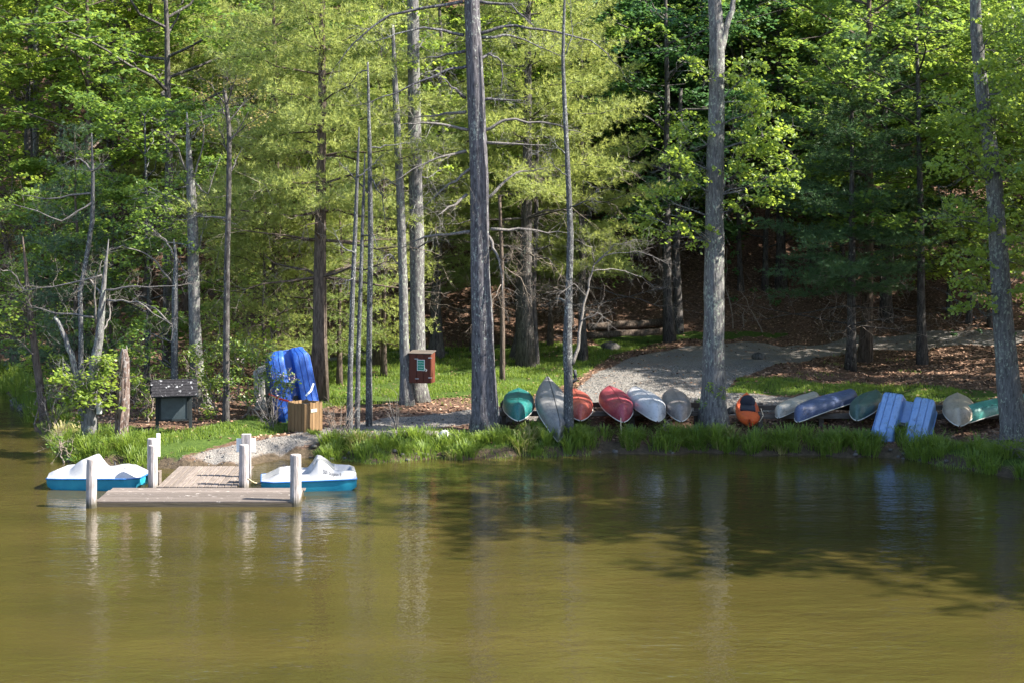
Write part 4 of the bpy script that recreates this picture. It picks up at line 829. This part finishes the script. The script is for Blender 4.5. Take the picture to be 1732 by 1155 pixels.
def pedal_boat_meshes(deckm, hullm, railm, traym):
    nu, nv = 72, 44; U, Vv = np.meshgrid(np.linspace(0, 1, nu), np.sign(np.linspace(-1, 1, nv)) * np.abs(np.linspace(-1, 1, nv)) ** .85, indexing='ij')
    wd = boutline(U); P = np.stack([Vv * wd, U * BL - BL / 2, deckz(U, Vv)], -1); b = MB(); I = (np.arange(nu - 1)[:, None] * nv + np.arange(nv - 1)[None])
    uc, vc = (U[:-1, :-1] + U[1:, 1:]) / 2, (Vv[:-1, :-1] + Vv[1:, 1:]) / 2; tr = ((uc > .80) & (uc < .94) & (np.abs(vc) < .5)).ravel(); F = np.stack([I, I + 1, I + nv + 1, I + nv], -1).reshape(-1, 4)[:, ::-1]
    b.add(P, F[~tr]); b.f.append(F[tr]); b.mi.append(1); deck = b.mesh('deck', [deckm, traym], True)
    b = MB(); us = np.linspace(.0, 1, 30)
    for sd in (-1, 1):
        rows = []
        for u in us:
            w = boutline(u) * .985; inn = .11; zb = -.14 + .24 * (1 - ss(u / .14)) ** 1.5 + .2 * ss((u - .84) / .16) ** 2; k = 13
            xs_ = np.linspace(w - .07, inn + .05, k); zs = zb + np.array([.07, .02, 0, .035, .035, 0, 0, .035, .035, 0, 0, .02, .07]); xs_ = (inn + .04) + (w - .06 - inn - .04) * np.array([1, .95, .73, .72, .69, .68, .39, .38, .35, .34, .14, .05, 0])
            pts = [(w, .295), (w - .02, .2)] + list(zip(xs_, zs)) + [(inn, .2), (inn - .0, .27)]
            rows.append([(sd * x, u * BL - BL / 2, z) for x, z in pts])
        k = len(rows[0]); F = [(i * k + j, i * k + j + 1, (i + 1) * k + j + 1, (i + 1) * k + j) for i in range(len(us) - 1) for j in range(k - 1)]
        if sd > 0: F = [f[::-1] for f in F]
        b.add(np.array(rows), F); n0 = b.n - k * len(us); b.f.append(np.array([[n0 + j for j in range(k)]])); b.mi.append(0); b.f.append(np.array([[b.n - k + j for j in range(k)]])); b.mi.append(0)
    b.add([(x, y, .262) for y in np.linspace(-BL / 2 + .03, BL / 2 - .03, 8) for x in (-.12, .12)], [(i * 2, i * 2 + 1, i * 2 + 3, i * 2 + 2) for i in range(7)])
    hull = b.mesh('hull', hullm, True)
    hull.set_sharp_from_angle(angle=math.radians(38))
    b = MB(); u2 = np.linspace(0, 1, 40); ring = [(boutline(u) * 1.0, u * BL - BL / 2, .295) for u in u2] + [(-boutline(u) * 1.0, u * BL - BL / 2, .295) for u in u2[::-1]]; ring.append(ring[0]); b.tube(ring, .02, 6); rail = b.mesh('rub_rail', railm, True)
    b = MB(); b.tube([(-.10, .55, .06), (.10, .55, .06)], .03, 8)
    for a in range(5): b.box((0, .55 + .12 * math.cos(a * 1.257), .06 + .12 * math.sin(a * 1.257)), (.17, .2, .012), Matrix.Rotation(a * 1.257, 3, 'X'))
    b.box((0, .98, -.0), (.03, .3, .3), bev=.008); wheel = b.mesh('paddle_wheel', M['black'])
    return deck, hull, rail, wheel
white_set = pedal_boat_meshes(M['white'], M['aqua'], M['aqua_rail'], M['aqua']); blue_set = pedal_boat_meshes(M['blue'], M['blue'], M['blue'], M['blue']); fade_set = pedal_boat_meshes(M['blue_fade'], M['blue_fade'], M['blue_fade'], M['blue_fade']); cream_set = pedal_boat_meshes(M['signwhite'], CAN['beige'], M['black'], M['white'])
def pedal_boat(lab, ms, name='pedal_boat'):
    t = thing(name, lab, 'pedal boat', group='pedal boats')
    for nm, me in zip(('deck', 'hull', 'rub_rail', 'paddle_wheel'), ms): link(nm, me, t)
    return t
def text_mesh(s, size, align='CENTER'):
    cu = bpy.data.curves.new('lettering', 'FONT'); cu.body = s; cu.size = size; cu.align_x = align; cu.align_y = 'CENTER'; cu.resolution_u = 3; ob = bpy.data.objects.new('lettering', cu); COL.objects.link(ob)
    dg = bpy.context.evaluated_depsgraph_get(); me = bpy.data.meshes.new_from_object(ob.evaluated_get(dg)); bpy.data.objects.remove(ob); me.name = 'lettering'; return me
r_boat = pedal_boat('white and turquoise pedal boat with lettering moored right of the dock', white_set)
r_boat.location = (-5.27, 45.95, -.03); r_boat.rotation_euler = (math.radians(1), math.radians(-.5), math.radians(-82))
me = text_mesh('sun dolphin 5', .085); co = np.zeros(len(me.vertices) * 3); me.vertices.foreach_get('co', co); co = co.reshape(-1, 3)
u = .745 + co[:, 0] / BL; v = np.full(len(u), .83) - co[:, 1] * 1.5; q = np.stack([v * boutline(u), u * BL - BL / 2, deckz(u, v) + .012], -1); me.vertices.foreach_set('co', q.ravel().astype(np.float32)); me.materials.append(M['black']); me.update(); link('lettering', me, r_boat)
lv = MB(); lv.tube([(0, -.42, .40), (0, -.36, .58), (.05, -.33, .62)], .018, 6); lvm = lv.mesh('steering_lever', M['black'], True); link('steering_lever', lvm, r_boat)
l_boat = pedal_boat('white and turquoise pedal boat moored left of the dock', white_set)
link('steering_lever', lvm, l_boat); l_boat.location = (-10.66, 46.1, -.01); l_boat.rotation_euler = (math.radians(-1), math.radians(1), math.radians(84))
b = MB(); b.tube(wiggle((-6.72, 45.12, .36), (-6.42, 45.78, .27), 8, .0, .18) + np.array([(0, 0, -.10 * math.sin(i / 7 * math.pi)) for i in range(8)]), .012, 5); tag(b.build('mooring_rope', M['rope']), 'pale mooring rope from dock post to right pedal boat bow', 'rope')
def stand(o, bottom, top, face, roll=0):
    """put a boat with its stern-to-bow line from bottom to top, keel side towards face"""
    a = (Vector(top) - Vector(bottom)).normalized(); dn = Vector(face); dn = (dn - a * dn.dot(a)).normalized(); zl = -dn; yl = -a; xl = yl.cross(zl)
    o.matrix_world = Matrix.Translation((Vector(top) + Vector(bottom)) / 2) @ Matrix((xl, yl, zl)).transposed().to_4x4()
b_up = pedal_boat('deep blue pedal boat stood on end behind the laurel and bin', blue_set); D = 54.6
bt = base_of(507, 0, D - .25); stand(b_up, bt + (.02, 0, .02), px(484, 589, D + .35), (.22, -1, .1)); b_up.scale = (.86, .95, .9)
c_up = pedal_boat('cream pedal boat stood on end behind the laurel left of the blue one', cream_set); bt = base_of(458, 0, D + .9); stand(c_up, bt, bt + (-.15, .5, 1.5), (-.3, -1, .1)); c_up.scale = (.7, .66, .8)
f_bt = pedal_boat('faded blue pedal boat leaning bottom up against the canoe rack', fade_set); stand(f_bt, base_of(1519, 0, 51.3) + (0, 0, .05), px(1540, 666, 53.3), (-.12, -1.15, 1.95)); f_bt.scale = (1.06, 1.0, 1)
for nm, pts, mm, lab in (('strap', [(455, 666, 54.1), (470, 673, 53.95), (489, 678, 53.9)], 'strapred', 'red strap round the left hull of the upright blue pedal boat'), ('strap', [(530, 648, 54.3), (526, 660, 54.15), (517, 669, 54.05)], 'strapwhite', 'white strap hanging over the right hull of the upright blue pedal boat')):
    b = MB(); P = [px(*q) for q in pts]; 
    for i in range(len(P) - 1): b.tube([P[i], P[i + 1]], .03, 6)
    tag(b.build(nm, M[mm]), lab, 'strap')

# ------------------------------------------------------------------ canoes and racks
def canoe_mesh(Ln=4.5, beam=.96, dep=.37, end=.16, e1=2.6, e2=.62):
    """upside-down hull, long axis on y, gunwales at z 0, keel up"""
    b = MB(); g = MB(); ns, nc = 41, 15; ts = np.linspace(-1, 1, ns); rows = []; gl = [[], []]
    for t in ts:
        a = abs(t); hb = beam / 2 * max(.008, (1 - a ** e1)) ** e2; sheer = end * a ** 3.5; keel = dep - .05 * a ** 2; stem = ss((a - .9) / .1); keel = keel * (1 - stem ** 2.2) + (-sheer + .02) * stem ** 2.2
        y = t * Ln / 2; row = []
        for j in range(nc):
            th = j / (nc - 1) * math.pi; cx, sz = math.cos(th), math.sin(th)
            x = hb * math.copysign(abs(cx) ** .75, cx) * (1.03 if .2 < sz < .8 else 1); z = -sheer + (keel + sheer) * sz ** (.55 + .4 * a ** 3)
            row.append((x, y, z))
        row[nc // 2] = (0, y, row[nc // 2][2] + .012); rows.append(row); gl[0].append(row[0]); gl[1].append(row[-1])
    b.add(np.array(rows), [(i * nc + j, i * nc + j + 1, (i + 1) * nc + j + 1, (i + 1) * nc + j) for i in range(ns - 1) for j in range(nc - 1)])
    for q in gl: g.tube(q, .017, 5)
    s = MB(); s.box((0, 0, .02), (beam * .8, .16, .025))
    k = MB(); k.tube([rows[i][nc // 2] for i in range(1, ns - 1)], .012, 5)
    return b, g, s, k
CM = canoe_mesh(); gme = CM[1].mesh('gunwale', M['gunwale'], True); sme = CM[2].mesh('thwart', M['rackwood'])
RZ1 = 1.02
CM_SLIM = canoe_mesh(4.7, .92, .36, .2, 2.0, .85)
def canoe(key, lab, x, y, z, yaw, pitch=0, roll=0, sc=(1, 1, 1), name='canoe', keel='gunwale'):
    t = thing(name, lab, 'canoe', (x, y, z), (math.radians(pitch), math.radians(roll), math.radians(yaw) - math.atan2(x, y)), 'upturned canoes by the water'); t.scale = sc
    link('hull', (CM_SLIM if key == 'worn' else CM)[0].mesh('hull', CAN[key], True), t); link('gunwale', gme if key != 'worn' else CM_SLIM[1].mesh('gunwale', M['gunwale'], True), t); [setattr(link('thwart', sme, t), 'location', (0, y_, 0)) for y_ in (-1.0, .05, 1.1)]; link('keel_strip', (CM_SLIM if key == 'worn' else CM)[3].mesh('keel_strip', CAN[key] if keel is None else M[keel], True), t); return t
def cx(p, D): return (p - CX) / FPX * D
canoe('teal', 'dark teal canoe upside down at the left end of the left rack', cx(877, 54), 54.2, RZ1, 0, 0, 0, (.98, .95, 1), keel=None)
canoe('vermilion', 'faded red-orange canoe behind the slim pale tree', cx(976, 54), 54.2, RZ1, 3, 0, 2, (.95, .95, .95), keel=None)
canoe('crimson', 'crimson canoe between the red-orange and the pearl canoes', cx(1042, 54), 54.2, RZ1 + .02, 6, 1.5, 0, (.95, .95, 1), keel=None)
canoe('pearl', 'pearl grey canoe right of the crimson one', cx(1092, 54), 54.2, RZ1 + .02, 10, 1, 4, (1, .95, 1), keel=None)
canoe('taupe', 'grey-brown canoe at the right end of the left rack', cx(1145, 54), 54.2, RZ1, 4, 1, 0, (.85, .92, .95), keel=None)
canoe('worn', 'long worn pale grey canoe propped sloping from grass onto the rack', cx(934, 53.2), 53.3, 1.06, 8, 16, 6, (1.06, .82, 1.05), keel='black')
canoe('beige', 'beige canoe at the left end of the right rack behind the navy one', cx(1349, 55), 54.9, RZ1 - .08, -16, 0, -8, (.8, .95, .7), keel=None)
nv = canoe('navy', 'navy canoe lying slantwise with a small white emblem', cx(1400, 54), 54.1, RZ1 - .02, -24, 1.5, -6, (1, .95, .95), keel=None)
canoe('forest', 'dull dark green canoe left of the faded blue pedal boat', cx(1470, 54), 54.3, RZ1 - .03, -8, 0, 0, (.86, .95, .92), keel=None)
canoe('tan', 'tan canoe with pointed bow right of the faded blue pedal boat', cx(1624, 53.2), 53.4, RZ1 - .05, 1, 0, 0, (.95, .95, 1), keel=None)
canoe('jade', 'jade green canoe partly hidden by the leaning right trunk', cx(1695, 53), 53.6, RZ1 - .08, -26, 0, -5, (1, .95, 1), keel=None)
b = MB(); a = np.linspace(0, 6.283, 17); P = np.array([(-.445 - .0, -1.25 + .085 * math.cos(q), .12 + .055 * math.sin(q)) for q in a])
b.tube(P, .014, 5); b.tube([P[0] * (1, 1, 1) + (0, -.01, 0), (-.447, -1.25, .125)], .012, 5); b.build('emblem', M['signwhite'], nv, True)
# orange kayak, right way up
x = cx(1266, 53.6); o = np.array((x, 53.9, gz(x, 53.6) + .2)); t = thing('kayak', 'orange kayak lying upright beside the lichen-grey trunk', 'kayak', tuple(o), (math.radians(9), math.radians(4), math.radians(-5)))
b = MB(); ns, nc = 31, 16; rows = []
for q in np.linspace(-1, 1, ns):
    a = abs(q); hb = .37 * max(.02, 1 - a ** 2.6) ** .7; up = .10 * a ** 2.5; top = .36 + up - .02; ck = ss((.42 - abs(q - .15)) / .06); row = []
    for j in range(nc):
        th = j / nc * 6.283; cx_, sz = math.cos(th), math.sin(th); xx = hb * math.copysign(abs(cx_) ** .8, cx_); zz = .2 + up + (.17 - .05 * a) * sz
        if sz > .6: zz -= .20 * ck
        row.append((xx, q * 1.45, zz))
    rows.append(row)
b.add(np.array(rows), [(i * nc + j, i * nc + (j + 1) % nc, (i + 1) * nc + (j + 1) % nc, (i + 1) * nc + j) for i in range(ns - 1) for j in range(nc)])
b.f.append(np.array([[j for j in range(nc)]])); b.mi.append(0); b.f.append(np.array([[b.n - nc + j for j in range(nc)]])); b.mi.append(0)
b.build('hull', CAN['orange'], t, True)
b = MB(); V = []
for i in range(7):
    for j in range(14): a, e = j / 14 * 6.283, (i / 6 - .5) * math.pi; V.append((.24 * math.cos(e) * math.cos(a), .42 + .10 * math.cos(e) * math.sin(a) + .05 * math.sin(e), .40 + .21 * math.sin(e)))
b.add(V, [(i * 14 + j, i * 14 + (j + 1) % 14, i * 14 + 14 + (j + 1) % 14, i * 14 + 14 + j) for i in range(6) for j in range(14)]); b.box((0, .15, .28), (.46, .5, .1), bev=.03); b.build('seat', M['cloth_black'], t, True)
b = MB(); b.tube([(0, -1.43, .32), (.0, -1.5, .26), (.04, -1.44, .2)], .015, 5); b.build('carry_handle', M['black'], t)
def rack(lab, p0, p1, D0, D1, legs, z):
    o = base_of((p0 + p1) / 2, 0, (D0 + D1) / 2); t = thing('canoe_rack', lab, 'rack', tuple(o)); zz = z - o[2] - .018
    for D in (D0, D1):
        x0, x1 = cx(p0, D), cx(p1, D); b = MB(); b.box(((x0 + x1) / 2 - o[0], D - o[1], zz - .075), (x1 - x0, .1, .15), bev=.008); b.build('rail', M['rackwood'], t)
        for p in legs:
            x = cx(p, D); h = z - gz(x, D) + .3; b = MB(); b.box((x - o[0], D + .10 - o[1], z - h / 2 - o[2] + .03), (.14, .1, h), bev=.008); b.build('post', M['rackwood'], t)
rack('low timber rack carrying the six canoes left of the lichen-grey trunk', 846, 1184, 53.4, 55.4, (852, 960, 1070, 1178), RZ1 - .02)
rack('low timber rack carrying canoes right of the orange kayak', 1283, 1760, 53.4, 55.4, (1287, 1390, 1500, 1610, 1720), RZ1 - .1)
b = MB(); b.tube([px(1287, 690, 53.3), px(1291, 702, 53.2), px(1285, 712, 53.2), px(1272, 712, 53.0)], .014, 5); tag(b.build('tether_rope', M['rope']), 'thin rope tying the orange kayak to the rack post', 'rope')
b = MB(); o_ = px(1050, 706, 52.0); b.tube([o_, o_ + (0, -.02, -.25), (o_[0] + .03, o_[1] - .05, gz(o_[0], o_[1]) + .02)], .014, 5); tag(b.build('bow_rope', M['rope']), 'short rope hanging from the crimson canoe bow', 'rope')

# ------------------------------------------------------------------ kiosk, bin, red box, tube on tree
D = 52.3; o = base_of(294, 738, D); t = thing('notice_kiosk', 'small dark notice kiosk with lichen-spotted shingle roof and blank panel', 'kiosk', tuple(o), (0, 0, math.radians(14)))
for x in (-.48, .48): b = MB(); b.box((x, 0, .45), (.10, .10, 1.5), bev=.008); b.build('post', M['kiosk'], t)
b = MB(); b.box((0, -.03, .72), (.86, .04, .64), bev=.006); b.build('panel', M['kiosk_panel'], t)
b = MB()
for z in (.385, 1.055): b.box((0, -.03, z), (.86, .07, .05))
for x in (-.405, .405): b.box((x, -.04, .72), (.05, .07, .62))
b.build('panel_frame', M['kiosk'], t)
b = MB(); b.box((0, 0, 1.16), (1.06, .12, .08)); b.build('beam', M['kiosk'], t)
rf = MB(); ang = math.atan2(.42, .42)
for sd in (-1, 1):
    rf.add([(-.68, sd * .44, 1.13), (.68, sd * .44, 1.13), (.68, 0, 1.55), (-.68, 0, 1.55), (-.68, sd * .44, 1.10), (.68, sd * .44, 1.10), (.68, 0, 1.52), (-.68, 0, 1.52)], [(0, 1, 2, 3), (4, 7, 6, 5), (0, 4, 5, 1), (0, 3, 7, 4), (1, 5, 6, 2)])
for x in (-.6, .6): rf.add([(x, -.38, 1.12), (x, .38, 1.12), (x, 0, 1.5)], [(0, 1, 2)])
roof = rf.build('roof', M['kiosk'], t)
sh = MB()
for sd in (-1, 1):
    for r_ in range(6):
        for c_ in range(12):
            f0 = r_ / 6; x = -.68 + (c_ + .5 + (r_ % 2) * .25) * 1.36 / 12.3; cpt = np.array((x, sd * (.455 - .42 * (f0 + .08)), 1.13 + .42 * (f0 + .08) + .012 + rnd.uniform(0, .006)))
            sh.box(cpt, (.105, .135, .012), Matrix.Rotation(-sd * (ang - .10), 3, 'X'))
s_ = sh.build('shingles', M['shingle'], roof); s_['kind'] = 'stuff'
b = MB(); b.box((0, 0, 1.56), (1.38, .12, .03)); b.build('ridge_cap', M['shingle'], roof)

D = 52.9; o = base_of(516, 0, D); t = thing('wooden_bin', 'square brown plank bin with a small plaque beside the blue pedal boat', 'bin', tuple(o), (0, 0, math.radians(-38)))
S2 = .72; me = None
for sd in range(4):
    for i in range(5):
        if me is None: b = MB(); b.box((0, 0, 0), (S2 / 5 - .01, .03, .86), bev=.006); me = b.mesh('board', M['binwood'])
        q = link('board', me, t); v = Matrix.Rotation(sd * math.pi / 2, 3, 'Z') @ Vector((-S2 / 2 + S2 / 5 * (i + .5), -S2 / 2, 0)); q.location = (v.x, v.y, .42 + rnd.uniform(-.015, .02)); q.rotation_euler = (0, 0, sd * math.pi / 2)
b = MB(); b.box((0, 0, .4), (S2 - .05, S2 - .05, .72)); b.build('liner', M['black'], t)
b = MB(); b.box((S2 / 2 + .025, -.02, .62), (.02, .26, .10), bev=.005); b.build('plaque', M['plaque'], t)

D = 56.4; o = px(714, 647, D); t = thing('life_vest_box', 'rust-red wooden box with green sign fixed to the grey trunk', 'box', tuple(o), (0, 0, math.radians(-13)))
WB, HB, TB = .70, .98, .46
b = MB(); b.box((0, .02, HB / 2), (WB - .03, TB - .04, HB - .02)); b.build('body', M['redwood'], t)
me = None
for i in range(3):
    if me is None: b = MB(); b.box((0, 0, 0), (WB / 3 - .008, .025, HB - .05), bev=.005); me = b.mesh('board', M['redwood'])
    q = link('board', me, t); q.location = (-WB / 2 + WB / 3 * (i + .5), -TB / 2 - .002, HB / 2)
b = MB(); b.box((WB / 2, 0, HB / 2), (.025, TB, HB - .04)); b.box((-WB / 2, 0, HB / 2), (.025, TB, HB - .04)); b.build('side_panel', M['redwood'], t)
b = MB(); b.box((0, -.01, HB), (WB + .08, TB + .08, .03), Matrix.Rotation(.10, 3, 'X'), bev=.006); b.build('lid', M['rackwood'], t)
me = None
for x, z in ((-.12, HB * .80), (-.10, HB * .16), (WB / 2 - .02, HB * .84), (WB / 2 - .02, HB * .2)):
    if me is None: b = MB(); b.box((0, 0, 0), (.12, .012, .03), bev=.003); me = b.mesh('hinge', M['metal'])
    q = link('hinge', me, t); q.location = (x, -TB / 2 - .022, z)
b = MB(); b.box((.20, -TB / 2 - .03, HB * .47), (.09, .015, .025), Matrix.Rotation(.7, 3, 'Y')); b.tube([(.2, -TB / 2 - .035, HB * .46), (.2, -TB / 2 - .035, HB * .40)], .015, 6); b.build('latch', M['metal'], t)
b = MB(); b.box((.03, -TB / 2 - .022, HB * .60), (.25, .008, .35)); sg_ = b.build('sign', M['signwhite'], t)
b = MB(); b.box((.03, -TB / 2 - .029, HB * .60), (.21, .006, .31)); b.build('sign_face', M['signgreen'], sg_)
for k, s in enumerate(('Paddle Boat', 'Life Vests', 'Inside')):
    me = text_mesh(s, .048 if k == 0 else .06); me.materials.append(M['signwhite']); q = link('lettering', me, sg_); q.location = (.03, -TB / 2 - .034, HB * .60 + .085 - .085 * k); q.rotation_euler = (math.pi / 2, 0, 0)
D = 50.75; o = px(168, 699, D); b = MB(); b.tube([(0, 0, 0), (0, 0, .36)], .085, 12); q = b.build('nest_tube', M['metal']); q.location = tuple(o); tag(q, 'short pale grey tube fixed to the bent waterside tree', 'tube')
